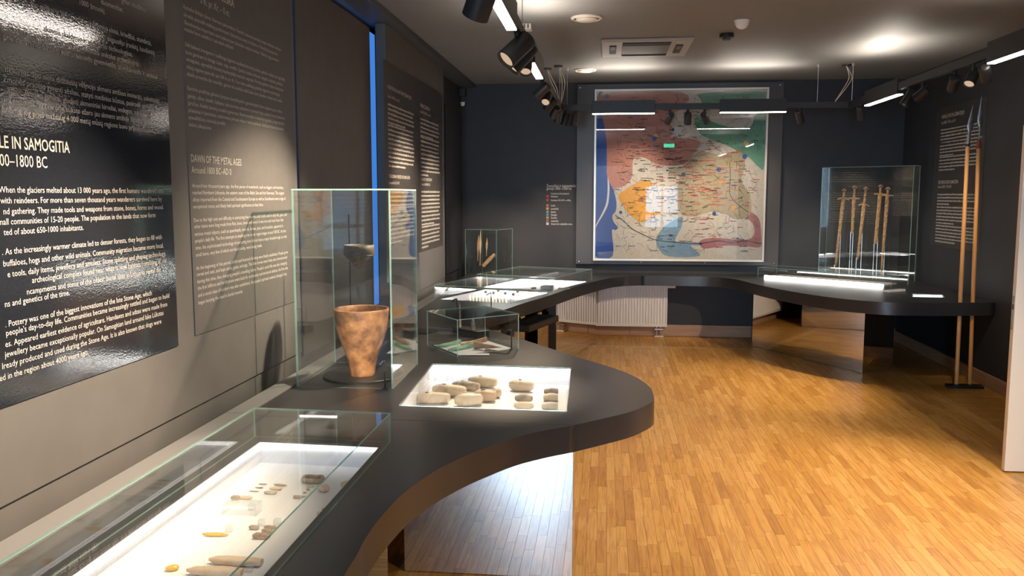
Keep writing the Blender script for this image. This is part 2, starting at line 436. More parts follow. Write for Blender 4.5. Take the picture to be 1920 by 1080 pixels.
while y < 9.33:
    y1 = min(y + BW, 9.33); x = 2.80
    while x < XR - .01:
        x1 = min(x + random.uniform(.25, .5), XR); boards.append((x, x1, y, y1, random.betavariate(2, 2) * .7)); x = x1
    y = y1
def bscore(b):
    cx, cy = (b[0] + b[1]) / 2, (b[2] + b[3]) / 2
    if cy < 3.75 or cx < -.1 - max(0, cy - 8.2) * .2 : return 99
    if cx > cy * .50 + .02: return 99
    if cy < 5.2 and cx < .2 - abs(cy - 3.9) * .4: return 98
    return cy
boards.sort(key=bscore)
for b in boards[:300]:
    mb, t = MB(), []; board_geo(mb, t, *b); finish_boards(mb, t, 'floor_board', fl)
mb, t = MB(), []
for b in boards[300:]: board_geo(mb, t, *b)
tag(finish_boards(mb, t, 'floor_boards', fl), None, kind='stuff')
mb, t = MB(), []
xx = -1.75
while xx < XR:
    board_geo(mb, t, xx, min(xx + .2, XR), YR, -2.0, random.random()); xx += .2
tag(finish_boards(mb, t, 'lobby_boards', fl), None, kind='stuff')

# ------------------------------------------------------------------ lettering
TEXTS = []
def text_line(s, bold=False):
    c = bpy.data.curves.new('t', 'FONT'); c.body = s; c.resolution_u = 2; c.size = 1.0
    if bold: c.offset = 0.012
    o = bpy.data.objects.new('t', c); COL.objects.link(o); TEXTS.append(o); return o
PEND = []
def lettering(parent, plane, lines, mat='lettering', name='lettering'):
    """lines: (text, s0, s1, z, height, bold): run from s0 to s1 along the wall at baseline z"""
    PEND.append((parent, plane, [(text_line(l[0], l[5]) if l[0] else None,) + tuple(l) for l in lines], mat, name))
def flush_text():
    bpy.context.view_layer.update()
    dg = bpy.context.evaluated_depsgraph_get()
    for parent, plane, lines, mat, name in PEND:
        mb = MB()
        for (o, s, s0, s1, z, h, bold) in lines:
            if o is None: continue
            ev = o.evaluated_get(dg); me = ev.to_mesh()
            if not len(me.vertices): ev.to_mesh_clear(); continue
            vs = [v.co.copy() for v in me.vertices]; fs = [tuple(p.vertices) for p in me.polygons]
            x0 = min(v.x for v in vs); x1 = max(v.x for v in vs)
            if s0 is None: s0 = s1 - s[0] if False else s1 - (x1 - x0) * h * BODY_COND / .72
            k = (s1 - s0) / (x1 - x0); hz = h / .72
            mb.add([plane(s0 + (v.x - x0) * k, z + v.y * hz) for v in vs], fs)
            ev.to_mesh_clear()
        if mb.v:
            me = bpy.data.meshes.new(name); me.from_pydata(mb.v, [], mb.f); me.materials.append(M(mat)); me.update()
            ob = bpy.data.objects.new(name, me); COL.objects.link(ob); ob.parent = parent
    for o in TEXTS:
        c = o.data; bpy.data.objects.remove(o); bpy.data.curves.remove(c)
BODY_COND = 1.0
def word_bars(mb, plane, s0, s1, z, h, rnd, eps):
    """a line of print too small to read: word shaped runs of tiny strokes"""
    s = s0; d = 1 if s1 > s0 else -1
    while (s1 - s) * d > h * .6:
        n = rnd.randint(2, 9)
        for i in range(n):
            if (s1 - s) * d < h * .5: break
            hh = h * (1.0 if rnd.random() < .28 else .70); cw = h * .40
            a, b = s, s + d * cw
            z0 = z - (h * .22 if rnd.random() < .1 else 0)
            mb.add([plane(a, z0), plane(b, z0), plane(b, z + hh), plane(a, z + hh)], [(0, 1, 2, 3)])
            s += d * h * .50
        s += d * h * .38

# --- board one: glossy Stone Age board
B1X = XL + .004
b1 = bx('text_board', (XL, 1.2, 1.083), (B1X, 3.026, 2.76), 'board_gloss'); tag(b1, 'glossy near black text board headed LE IN SAMOGITIA', 'text board')
p1 = lambda s, z: (B1X + .0008, s, z)
L1 = [(273, 17, "grius, medinius"), (230, 17, "duomenėse."), (197, 20, "1000 žmonių."),
 (283, 80, "ėjo miškai ir girios, juose apsigyveno elniai, briedžiai, stumbrai,"), (289, 98, "pagausėjo įrankių, kasdienių"),
 (248, 101, "akmens skaldymo ir apdirbimo technologijos."), (260, 119, "aidojimo papročius ir genetiką atskleidžia unikalus archeologinis"),
 (295, 143, "prie dabartinio Biržulio ežero: senovės gyvenvietės, stovyklavietės ir seniausi"),
 (298, 188, "išradimas tapo viena didžiausių vėlyvojo akmens amžiaus inovacijų, pakeitusių"), (294, 202, "Žmonės pradėjo gyventi sėsliau, statyti medinius būstus, pasirodė pirmosios"),
 (281, 214, "azgos. Pradėti gaminti, gludinti akmeniniai kirveliai, vedegos, suklestėjo"), (274, 227, "ai. Žemaitijos regione prie Lūksto ežero jau akmens amžiuje išgautas ir"),
 (289, 244, "žinoma, jog prieš maždaug 4 000 metų mūsų regione buvo prijaukintas šuo."),
 (305, 357, "When the glaciers melted about 13 000 years ago, the first humans wandered into"), (303, 372, "with reindeers. For more than seven thousand years wanderers survived here by"),
 (306, 387, "nd gathering. They made tools and weapons from stone, bones, horns and wood."), (291, 402, "mall communities of 15-20 people. The population in the lands that now form"), (156, 425, "ted of about 650-1000 inhabitants."),
 (303, 443, ". As the increasingly warmer climate led to denser forests, they began to fill with"), (306, 459, "buffaloes, hogs and other wild animals. Community migration became more local,"),
 (309, 474, "e tools, daily items, jewellery and amulets. Stone splitting and shaping technology"), (311, 487, "archeological complex found near what is now habitats consisting of old"), (301, 504, "ncampments and some of the oldest burial sites in Lithuania reveal the"), (130, 547, "ns and genetics of the time."),
 (284, 548, ". Pottery was one of the biggest innovations of the late Stone Age, which"), (317, 553, "people's day-to-day life. Communities became increasingly settled and began to build"), (313, 569, "es. Appeared earliest evidence of agriculture. Handaxes and adzes were made from"),
 (306, 585, "jewellery became exceptionally popular. On Samogitian land around lake Lūkstas"), (302, 601, "lready produced and used during the Stone Age. It is also known that dogs were"), (165, 658, "ed in the region about 4000 years ago.")]
rows = []
for (u, v, s) in L1:
    q = onx(u, v, B1X); rows.append((s, None, q.y, q.z - .010, .0175, False))
lettering(b1, p1, rows)
for (u, v, s, h, bd, wd) in ((130, 276, "LE IN SAMOGITIA", .034, True, .300), (88, 304, "00–1800 BC", .034, False, .195)):
    q = onx(u, v, B1X); lettering(b1, p1, [(s, q.y - wd, q.y, q.z - .017, h, bd)])
BODY_COND = .0118 * 76 / (.0175 / .72 * 38.5) * .72 if False else .50

# --- board two: Dawn of the metal ages
B2X = XL + .003
b2 = bx('text_board', (XL, 3.165, 1.098), (B2X, 4.30, 2.76), 'board_matt'); tag(b2, 'matt grey text board headed DAWN OF THE METAL AGES', 'text board')
p2 = lambda s, z: (B2X + .0008, s, z)
def px6(x, y): return (320 + x / 3.175, 260 + y / 3.175)
def px5(x, y): return (300 + x / 4., y / 4.)
def fit2(lines, conv, h, bold=False):
    rows = []
    for (xa, ya, xb, yb, s) in lines:
        a = onx(*conv(xa, ya), B2X); b = onx(*conv(xb, yb), B2X)
        rows.append((s, a.y, b.y, (a.z + b.z) / 2 - h / 2, h, bold))
    lettering(b2, p2, rows)
fit2([(120, 115, 420, 140, "DAWN OF THE METAL AGES")], px6, .030, True)
fit2([(123, 185, 360, 195, "Around 1800 BC–AD 0")], px6, .028)
fit2([(127, 278, 670, 290, "Around four thousand years ago, the first pieces of metalwork, such as daggers and hatchets,"), (129, 320, 675, 322, "reached Northern Lithuania, the eastern coast of the Baltic Sea and the Nemunas. The copper"),
      (131, 362, 683, 355, "alloys imported from the Central and Southeastern Europe as well as Scandinavia were a sign of"), (133, 405, 550, 390, "exceptional status and likely held spiritual significance at that time.")], px6, .0155)
fit2([(137, 485, 690, 450, "Due to the high cost and difficulty in extracting the raw material, tools used in daily life, guns, and"), (139, 525, 670, 480, "other items were long made from flint, bone, horn, and wood. It was not until much later that"),
      (141, 570, 668, 515, "various metal objects, such as spearheads, swords, knives, pins, and bracelets, appeared in"), (144, 610, 685, 545, "people's daily life. The first attempts at smelting iron in our region began around 500 BC. At that"),
      (147, 652, 690, 578, "time, the sophisticated technology of extracting iron did not have a major breakthrough, as only"), (149, 690, 543, 635, "small items, very few of which are found today, were being made.")], px6, .0155)
fit2([(152, 775, 697, 670, "At the beginning of this period, arable and livestock farming were finally established. People grew"), (155, 812, 692, 700, "cereal and oats, and kept cattle, goats, and pigs. The first horses were likely also domesticated"),
      (157, 853, 692, 735, "during this time, thus changing people's travelling habits. People's social life was also changing:"), (160, 893, 697, 765, "the first hillforts and fortifications were built for community and territorial defense, the first elite"),
      (162, 935, 690, 800, "and a social class of soldiers was also established. As people's spiritual outlook changed, they"), (164, 978, 428, 905, "began burying the dead in burial mounds.")], px6, .0155)
fit2([(440, -30, 555, 25, "AUŠRA")], px5, .032, True)
fit2([(300, -2, 520, 95, "0 m. pr. Kr. – 0 m.")], px5, .030)
fit2([(175, 42, 912, 380, "Rytinėse Baltijos jūros, Nemuno pakrantėse ir Šiaurės Lietuvoje pirmieji metalo dirbiniai: durklai ir"), (178, 98, 880, 412, "kirveliai pasirodė maždaug prieš keturis tūkstančius metų. Iš Vidurio ir Pietryčių Europos bei"),
      (180, 155, 888, 460, "Skandinavijos importuoti vario lydiniai buvo išskirtinio statuso ženklas. Tikėtina, jog anuomet"), (182, 212, 550, 360, "metalui buvo suteikta ir sakralinė reikšmė.")], px5, .0155)
fit2([(188, 320, 935, 605, "Dėl žaliavos brangumo ir sudėtingo išgavimo kasdieniai žmonių įrankiai, ginklai ir daiktai dar ilgą laiką"), (192, 378, 920, 640, "buvo gaminami iš titnago, kaulo, rago, medžio. Įvairūs metalo dirbiniai: ietigaliai, kalavijai, peiliukai,"),
      (195, 435, 922, 678, "smeigtukai, apyrankės žmonių kasdienybėje atsirado negreitai. Pirmieji geležies lydymo bandymai"), (197, 490, 898, 715, "mūsų regione pasirodė apie 500 m. pr. Kr. Tuo metu sudėtinga geležies išgavimo technologija"),
      (200, 548, 915, 760, "didelio proveržio dar neturėjo, gaminti tik smulkūs daikčiukai, kurių šiandien randama itin mažai.")], px5, .0155)
fit2([(205, 655, 915, 838, "Epochos pradžioje galutinai įsivyravo žemdirbystė ir gyvulininkystė. Buvo auginami javai, avižos,"), (207, 712, 935, 888, "galvijai, ožkos, kiaulės. Spėjama, kad tuo metu prijaukinti ir pirmieji žirgai, pakeitę žmonių keliavimo"),
      (210, 765, 928, 930, "įpročius. Keitėsi žmonių socialinis gyvenimas. Bendruomenės ir teritorijos gynybai, įrengti pirmieji"), (212, 822, 925, 968, "piliakalniai ir įtvirtinimai, susiformavo pirmasis elitas ir karių sluoksnis. Keičiantis žmonių dvasinei"),
      (215, 880, 488, 922, "pasaulėžiūrai, mirusieji pradėti"), (217, 930, 385, 960, "laidoti pilkapiuose.")], px5, .0155)

# --- boards three and four on the far built out panel (print too small to read)
rnd = random.Random(3)
def small_board(lo_y, hi_y, z0, z1, heads, paras, label, X=XL, face=1, mat='board_black', h=.0150, lsp=.030):
    t = .003 * face
    o = bx('text_board', (min(X, X + t), lo_y, z0), (max(X, X + t), hi_y, z1), mat); tag(o, label, 'text board')
    pl = lambda s, z: (X + t + .0008 * face, s, z)
    for (s, a, b, z, hh, bd) in heads: lettering(o, pl, [(s, a, b, z, hh, bd)])
    mb = MB()
    for (a, b, z, n) in paras:
        for i in range(n):
            e = b + (a - b) * (rnd.uniform(.02, .10) if i < n - 1 else rnd.uniform(.35, .7))
            word_bars(mb, pl, a, e, z - i * lsp, h, rnd, .0008)
    me = bpy.data.meshes.new('fine_print'); me.from_pydata(mb.v, [], mb.f); me.materials.append(M('lettering')); me.update()
    ob = bpy.data.objects.new('fine_print', me); COL.objects.link(ob); ob.parent = o; ob['kind'] = 'stuff'
    return o
def wy(u, v, X=XL): q = onx(u, v, X); return q.y, q.z
ya, yb2 = wy(727, 250)[0], wy(777, 250)[0]
small_board(ya - .10, yb2 + .12, 1.0, 2.62, [("ROMĖNIŠKASIS LAIKOTARPIS ŽEMAITIJOJE", ya, yb2 - .12, wy(745, 172)[1] - .01, .026, True), ("Apie 0–400 m. po Kr.", ya, ya + .38, wy(735, 181)[1] - .02, .024, False), ("THE ROMAN PERIOD IN SAMOGITIA", ya, yb2 - .2, wy(745, 332)[1] - .01, .026, True), ("Around AD 0–400", ya, ya + .32, wy(735, 343)[1] - .01, .024, False)],
    [(ya, yb2, wy(727, 197)[1], 5), (ya, yb2, wy(727, 236)[1], 5), (ya, yb2, wy(727, 270)[1], 6), (ya, yb2, wy(727, 362)[1], 5), (ya, yb2, wy(727, 392)[1], 5), (ya, yb2, wy(727, 425)[1], 5)],
    'charcoal text board on the far panel, the one behind the pot case', h=.017, lsp=.033)
ya, yb2 = wy(788, 250)[0], wy(824, 250)[0]
small_board(ya - .12, yb2 + .12, wy(790, 472)[1], wy(800, 185)[1] + .12, [("PIRMIEJI ŽEMAIČIAI", ya, ya + .40, wy(792, 200)[1] - .01, .030, True), ("Apie 400–800 m. po Kr.", ya, ya + .45, wy(792, 211)[1] - .01, .026, False), ("THE FIRST SAMOGITIANS", ya, ya + .46, wy(792, 337)[1] - .01, .028, True), ("Around 400–800 AD", ya, ya + .38, wy(792, 346)[1] - .01, .026, False)],
    [(ya, yb2, wy(788, 224)[1], 5), (ya, yb2, wy(788, 258)[1], 5), (ya, yb2, wy(788, 290)[1], 6), (ya, yb2, wy(788, 361)[1], 5), (ya, yb2, wy(788, 392)[1], 5), (ya, yb2, wy(788, 428)[1], 6)],
    'narrow charcoal text board on the far panel, nearest the map wall corner', h=.018, lsp=.036)
# --- Viking age board on the right wall
yfar, ynear = onx(1757, 205, XR)[1], onx(1852, 190, XR)[1]
def rz_(u, v): return onx(u, v, XR)[2]
ya, yb2 = onx(1762, 300, XR)[1], onx(1842, 300, XR)[1]
small_board(min(yfar, ynear), max(yfar, ynear), rz_(1740, 458), rz_(1757, 205), [("VIKINGŲ EPOCHA ŽEMAITIJOJE", ya, ya + (yb2 - ya) * .55, rz_(1770, 222), .034, True), ("Apie 800–1100 m. po Kr.", ya, ya + (yb2 - ya) * .36, rz_(1768, 233), .03, False), ("THE VIKING AGE IN SAMOGITIA", ya, ya + (yb2 - ya) * .5, rz_(1760, 343) - .01, .034, True), ("Around 800–1100 AD", ya, ya + (yb2 - ya) * .34, rz_(1760, 351) - .01, .03, False)],
    [(ya, yb2, rz_(1764, 246), 5), (ya, yb2, rz_(1762, 270), 5), (ya, yb2, rz_(1760, 297), 5), (ya, yb2, rz_(1752, 366), 4), (ya, yb2, rz_(1750, 389), 6), (ya, yb2, rz_(1748, 423), 6)],
    'black text board on the right wall behind the spears', X=XR, face=-1, h=.016, lsp=.031)

# ------------------------------------------------------------------ map
MY = YB - .05
mboard = MB(); mboard.box((-.335, -.05, .843), (1.972, 0, 2.905))
mbo = mboard.build('backing_board', 'map_board', loc=(0, YB, 0), bevel=.002)
tag(mbo, 'dark grey backing board fixed to the wall around the map', 'board')
for (sx_, sz_) in ((-.30, .87), (.42, .87), (1.15, .87), (1.93, .87), (-.30, 2.87), (1.93, 2.87)):
    m = MB(); m.lathe([(.009, 0), (.009, .004), (.005, .007)], 10); m.build('screw_head', 'chrome', mbo, loc=(sx_, -.05, sz_), rot=(math.pi / 2, 0, 0))
mp = empty('map_panel', (.835, MY, .91)); tag(mp, 'large framed map with pink, orange, green and blue tribal regions under glass', 'map')
MLO, MHI = (-.112, .908), (1.785, 2.822)
def mpt(x, y):
    q = ony(1000 + x / 3., 150 + y / 3., MY - .02); return (q.x, q.z)
def mloc(x, yoff, z): return (x - .835, yoff, z - .91)
def mregion(name, pts, mat, layer):
    P = [mpt(*p) for p in pts]; P = smooth_closed(P, 4)
    y0 = -.014 - layer * .0006
    mb = MB(); n = len(P)
    P = [(min(max(a, MLO[0] + .005), MHI[0] - .005), min(max(b, MLO[1] + .005), MHI[1] - .005)) for a, b in P]
    from mathutils.geometry import tessellate_polygon
    tri = tessellate_polygon([[Vector((a, b, 0)) for a, b in P]])
    mb.add([mloc(a, y0, b) for a, b in P], [tuple(t) for t in tri])
    mb.add([mloc(a, y0, b) for a, b in P] + [mloc(a, y0 + .0005, b) for a, b in P], [(i, (i + 1) % n, n + (i + 1) % n, n + i) for i in range(n)])
    return mb.build(name, mat, mp)
def smooth_closed(P, k):
    n = len(P); out = []
    for i in range(n):
        p0, p1, p2, p3 = (Vector(P[(i + d) % n]) for d in (-1, 0, 1, 2))
        for j in range(k):
            t = j / k
            q = .5 * ((2 * p1) + (p2 - p0) * t + (2 * p0 - 5 * p1 + 4 * p2 - p3) * t * t + (3 * p1 - p0 - 3 * p2 + p3) * t ** 3)
            out.append(tuple(q))
    return out
def smooth_open(P, k):
    out = []; n = len(P)
    for i in range(n - 1):
        p0, p1, p2, p3 = (Vector(P[min(max(i + d, 0), n - 1)]) for d in (-1, 0, 1, 2))
        for j in range(k):
            t = j / k
            out.append(tuple(.5 * ((2 * p1) + (p2 - p0) * t + (2 * p0 - 5 * p1 + 4 * p2 - p3) * t * t + (3 * p1 - p0 - 3 * p2 + p3) * t ** 3)))
    out.append(tuple(P[-1])); return out
m = MB(); m.box(mloc(MLO[0], -.014, MLO[1]), mloc(MHI[0], 0, MHI[1])); m.build('map_sheet', 'map_base', mp)
mregion('map_region', [(366, 72), (392, 72), (384, 180), (395, 240), (412, 330), (416, 400), (413, 480), (416, 540), (440, 590), (460, 650), (468, 700), (462, 740), (445, 762), (450, 795), (475, 830), (460, 845), (442, 850), (445, 992), (345, 992), (350, 600)], 'map_sea', 1)
mregion('map_region', [(392, 72), (840, 72), (846, 150), (800, 180), (778, 205), (776, 290), (800, 322), (880, 330), (940, 350), (905, 410), (870, 460), (800, 482), (700, 475), (620, 436), (562, 450), (556, 540), (520, 590), (458, 607), (430, 580), (416, 540), (413, 400), (410, 330), (395, 240), (384, 180)], 'map_pink', 2)
mregion('map_region', [(478, 652), (540, 602), (600, 570), (655, 568), (668, 590), (642, 622), (640, 738), (712, 742), (702, 757), (640, 792), (600, 797), (540, 755), (505, 705)], 'map_orange', 2)
mregion('map_region', [(950, 72), (1320, 66), (1314, 125), (1055, 142), (960, 142), (944, 110)], 'map_green', 2)
mregion('map_region', [(906, 235), (920, 205), (950, 200), (1000, 232), (1100, 262), (1200, 272), (1236, 240), (1244, 200), (1308, 196), (1300, 482), (1265, 486), (1220, 440), (1180, 420), (1100, 372), (1000, 335), (940, 302)], 'map_green', 2)
mregion('map_region', [(890, 432), (950, 402), (1060, 422), (1140, 400), (1192, 430), (1182, 520), (1170, 562), (1192, 605), (1222, 650), (1226, 730), (1202, 772), (1130, 782), (1080, 752), (1000, 742), (900, 767), (830, 752), (810, 700), (808, 600), (820, 542), (760, 540), (772, 510), (850, 482)], 'map_olive', 3)
mregion('map_region', [(700, 872), (740, 822), (832, 770), (836, 820), (812, 868), (800, 908), (860, 912), (950, 915), (930, 932), (880, 932), (936, 990), (760, 992), (705, 950), (690, 905)], 'map_blue', 2)
mregion('map_region', [(938, 905), (1020, 888), (1190, 900), (1242, 868), (1232, 805), (1180, 762), (1212, 740), (1270, 782), (1283, 900), (1270, 942), (1180, 932), (1080, 932), (960, 948)], 'map_purple', 2)
mregion('map_region', [(418, 545), (428, 600), (422, 690), (400, 745), (360, 812), (350, 832), (352, 815), (390, 742), (410, 690), (418, 620)], 'map_spit', 4)
for (x, y, r) in ((682, 330, 13), (1190, 430, 14), (1045, 503, 13), (845, 532, 12), (413, 92, 11), (785, 280, 10), (1018, 752, 11), (492, 745, 9)):
    mregion('lake', [(x - r, y - r * .4), (x, y - r * 1.1), (x + r, y - r * .3), (x + r * .3, y + r), (x - r * .7, y + r * .8)], 'map_sea', 5)
for (x, y) in ((1055, 572), (1127, 722), (1198, 358)):
    mregion('town_mark', [(x - 14, y - 11), (x + 14, y - 11), (x, y + 15)], 'map_orange', 5)
# rivers, names and dots of the print
rn = random.Random(11)
def river(pts, wd, mat, layer=6):
    P = smooth_open([mpt(*p) for p in pts], 6); mb = MB(); y0 = -.014 - layer * .0006
    for i in range(len(P) - 1):
        a, b = Vector(P[i]), Vector(P[i + 1]); d = (b - a)
        if d.length < 1e-6: continue
        nrm = Vector((-d.y, d.x)).normalized() * wd / 2
        mb.add([mloc(q.x, y0, q.y) for q in (a + nrm, b + nrm, b - nrm, a - nrm)], [(0, 1, 2, 3)])
    o = mb.build('river', mat, mp); return o
river([(460, 760), (505, 790), (560, 840), (620, 870), (690, 900), (800, 912), (930, 920), (1040, 905), (1120, 915), (1200, 905), (1270, 920)], .008, 'map_ink')
river([(1105, 460), (1108, 560), (1105, 640), (1150, 700), (1215, 745)], .006, 'map_ink')
river([(800, 80), (815, 110), (795, 135)], .006, 'map_ink')
river([(990, 330), (1010, 370), (1050, 395)], .004, 'map_ink')
for mat, cnt in (('map_ink', 300), ('map_red', 200)):
    mb = MB()
    for i in range(cnt):
        cx, cy = rn.uniform(420, 1270), rn.uniform(90, 960)
        if mat == 'map_red': cx, cy = rn.gauss(930, 130), rn.gauss(590, 130)
        elif rn.random() < .55: cx, cy = rn.gauss(760, 200), rn.gauss(460, 200)
        if not (425 < cx < 1255 and 85 < cy < 975): continue
        n = rn.randint(3, 9)
        x = cx
        for k in range(n):
            a = mpt(x, cy); b = mpt(x + rn.uniform(3, 5), cy + rn.uniform(3, 5.2))
            mb.add([mloc(a[0], -.018, a[1]), mloc(b[0], -.018, a[1]), mloc(b[0], -.018, b[1]), mloc(a[0], -.018, b[1])], [(0, 1, 2, 3)]); x += 5
    o = mb.build('place_names', mat, mp); o['kind'] = 'stuff'
mb = MB()
for i in range(420):
    x, y = rn.uniform(470, 1270), rn.uniform(80, 985); a = rn.uniform(0, 6.28)
    for k in range(6):
        a += rn.uniform(-.6, .6); x2, y2 = x + 7 * math.cos(a), y + 7 * math.sin(a)
        if not (450 < x2 < 1268 and 78 < y2 < 985): break
        A, B = Vector(mpt(x, y)), Vector(mpt(x2, y2)); d = B - A; nn = Vector((-d.y, d.x)).normalized() * .0014
        mb.add([mloc(q.x, -.0177, q.y) for q in (A + nn, B + nn, B - nn, A - nn)], [(0, 1, 2, 3)]); x, y = x2, y2
o = mb.build('streams', 'map_ink', mp); o['kind'] = 'stuff'
fr = .022
for lo, hi in (((MLO[0] - fr, MLO[1] - fr), (MHI[0] + fr, MLO[1])), ((MLO[0] - fr, MHI[1]), (MHI[0] + fr, MHI[1] + fr)), ((MLO[0] - fr, MLO[1]), (MLO[0], MHI[1])), ((MHI[0], MLO[1]), (MHI[0] + fr, MHI[1]))):
    m = MB(); m.box(mloc(lo[0], -.034, lo[1]), mloc(hi[0], 0, hi[1])); m.build('frame_bar', 'map_frame', mp, bevel=.002)
m = MB(); m.box(mloc(MLO[0], -.032, MLO[1]), mloc(MHI[0], -.028, MHI[1])); m.build('cover_glass', 'map_glass', mp)
# legend on the wall
lg = empty('wall_legend', (-.69, YB, 1.3)); tag(lg, 'white map legend lettered on the dark wall left of the map', 'legend')
pl = lambda s, z: (s + .69, -.0012, z - 1.3)
q = lambda u, v: ony(u, v, YB)
lettering(lg, pl, [("Žemaičiai ir kaimyninės", q(1024.5, 348).x, q(1080, 348).x, q(1024, 350).z - .005, .03, True), ("gentys 500–1300 m.", q(1024.5, 354).x, q(1072, 354).x, q(1024, 355).z - .005, .03, True)])
leg = [(362.5, 1067, None), (368, 1046, 'map_red'), (375, 1070, 'map_red'), (385, 1041, 'map_pink'), (391, 1047, 'map_orange'), (397, 1042, 'map_blue'), (402.5, 1044, 'map_green'), (408, 1044, 'map_olive'), (414, 1047, 'map_purple'), (419.5, 1073, 'map_spit')]
words = ["Svarbiausi kuršių kapinynai", "Piliakalniai", "Svarbiausi XIII–XIV a. mūšių", "Kuršiai", "Lamatiečiai", "Skalviai", "Žiemgaliai", "Žemaičiai", "Aukštaičiai", "Dabartinė valstybės siena"]
for (v, u1, mt), s in zip(leg, words):
    lettering(lg, pl, [(s, q(1033, v).x, q(u1, v).x, q(1033, v).z - .012, .020, True)])
    if mt:
        m = MB(); c = q(1026.5, v); m.box((c.x - .014 + .69, -.0015, c.z - .014 - 1.3), (c.x + .014 + .69, 0, c.z + .014 - 1.3)); m.build('colour_key', mt, lg)
# unify body text width: the near board's line of 76 letters is .90 m long
def calib():
    o = text_line("with reindeers. For more than seven thousand years wanderers survived here by")
    bpy.context.view_layer.update(); dg = bpy.context.evaluated_depsgraph_get()
    ev = o.evaluated_get(dg); me = ev.to_mesh(); xs = [v.co.x for v in me.vertices]; wd = max(xs) - min(xs); ev.to_mesh_clear()
    return (onx(303, 372, B1X).y - onx(0, 374, B1X).y) / (wd * .0175 / .72)
BODY_COND = calib() * .72 * (1 / .72)
flush_text()

# ------------------------------------------------------------------ display counter
TZ, TT = 0.74, 0.11
edge = [(-.60, .2), (-.60, 1.0), (-.614, 1.92), (-.624, 2.12), (-.623, 2.28), (-.602, 2.495), (-.556, 2.68), (-.486, 2.853), (-.42, 2.974), (-.331, 3.114), (-.23, 3.221), (-.111, 3.319)]
edge2 = [(-.111, 3.319), (-.009, 3.419), (.111, 3.545), (.178, 3.652), (.224, 3.76), (.229, 3.87), (.221, 4.03), (.167, 4.239), (.061, 4.453), (-.18, 4.804), (-.466, 5.239), (-.60, 5.43), (-.78, 5.70), (-.87, 5.90), (-.91, 6.11)]
edge3 = [(-.91, 6.11), (-.905, 6.35), (-.85, 6.55), (-.781, 6.708), (-.691, 7.055), (-.53, 7.562), (-.331, 8.285), (-.15, 8.85), (.04, 9.34), (.13, 9.50), (.25, 9.62), (.42, 9.68)]
edge4 = [(.42, 9.68), (.70, 9.69), (1.0, 9.68), (1.24, 9.62), (1.38, 9.45), (1.47, 9.2), (1.556, 8.84), (1.66, 8.5), (1.831, 8.11), (1.96, 7.88), (2.114, 7.69), (2.26, 7.57), (2.43, 7.50), (2.7, 7.49), (2.98, 7.52), (3.295, 7.58)]
TX0, TY1 = -1.565, YB - .003
counter = empty('display_counter', (0, 5, 0)); tag(counter, 'winding charcoal display counter running along three walls', 'counter')
def curve_prism(name, outer, holes, z0, z1, mat, parent):
    cu = bpy.data.curves.new(name, 'CURVE'); cu.dimensions = '2D'; cu.fill_mode = 'BOTH'; cu.extrude = (z1 - z0) / 2
    for P in [outer] + holes:
        sp = cu.splines.new('POLY'); sp.points.add(len(P) - 1)
        for i, p in enumerate(P): sp.points[i].co = (p[0], p[1], 0, 1)
        sp.use_cyclic_u = True
    ob = bpy.data.objects.new(name, cu); COL.objects.link(ob); bpy.context.view_layer.update()
    dg = bpy.context.evaluated_depsgraph_get()
    me = bpy.data.meshes.new_from_object(ob.evaluated_get(dg)); bpy.data.objects.remove(ob); bpy.data.curves.remove(cu)
    me.transform(Matrix.Translation((0, 0, (z0 + z1) / 2))); me.materials.clear(); me.materials.append(M(mat)); me.name = name
    o = bpy.data.objects.new(name, me); COL.objects.link(o)
    if parent: o.parent = parent; o.matrix_parent_inverse = Matrix.Translation(-parent.location)
    return o
def rect(c, u, wd, v, ln):
    c, u, v = Vector(c), Vector(u), Vector(v)
    return [tuple(c), tuple(c + u * wd), tuple(c + u * wd + v * ln), tuple(c + v * ln)]
def inset(P, d):
    n = len(P); out = []
    ar = sum(P[i][0] * P[(i + 1) % n][1] - P[(i + 1) % n][0] * P[i][1] for i in range(n)); sg = 1 if ar > 0 else -1
    for i in range(n):
        a, b, c = Vector(P[i - 1]), Vector(P[i]), Vector(P[(i + 1) % n])
        d1, d2 = (b - a).normalized(), (c - b).normalized()
        n1, n2 = Vector((-d1.y, d1.x)) * sg, Vector((-d2.y, d2.x)) * sg
        bis = (n1 + n2); bis = bis / max(1e-6, bis.length_squared) * 2
        out.append(tuple(b + bis * d))
    return out
# glass footprints (counter-clockwise)
GA = [(-1.31, 1.25), (-.778, 1.25), (-.778, 3.01), (-1.31, 3.03)]
GB = [(-1.452, 3.857), (-.983, 3.854), (-.995, 4.457), (-1.457, 4.457)]
GC = [(-.816, 4.677), (-.498, 4.965), (-.748, 5.302), (-1.066, 5.03)]
GD = [(-.90, 3.53), (-.128, 3.51), (-.146, 4.461), (-.941, 4.494)]
eu, ev_ = Vector((-.946, .324)), Vector((-.324, -.946))
E2R = Vector((-.13, 9.03)); E1R = Vector((-.47, 7.95))
GE2 = rect(E2R, eu, .84, ev_, 1.03); GE1 = rect(E1R, eu, .74, ev_, .95)
FB = Vector((-1.2, 9.45)); GF = [tuple(FB), tuple(FB - ev_ * .42), tuple(FB - ev_ * .42 + eu * .40), tuple(FB + eu * .40)]
h1 = Vector((-.759, .651)); h2 = Vector((.651, .759)); Hr = Vector((2.80, 8.68))
GH = [tuple(Hr), tuple(Hr + h2 * .40), tuple(Hr + h2 * .40 + h1 * 1.47), tuple(Hr + h1 * 1.47)]
GGr = Vector((3.15, 9.235)); GG = [tuple(GGr), tuple(GGr + h2 * .16), tuple(GGr + h2 * .16 + h1 * 1.0), tuple(GGr + h1 * 1.0)]
GI = [(2.73, 7.93), (3.02, 7.90), (3.10, 8.16), (2.82, 8.20)]
WA = [(-1.268, 1.30), (-.805, 1.30), (-.805, 2.955), (-1.268, 2.975)]
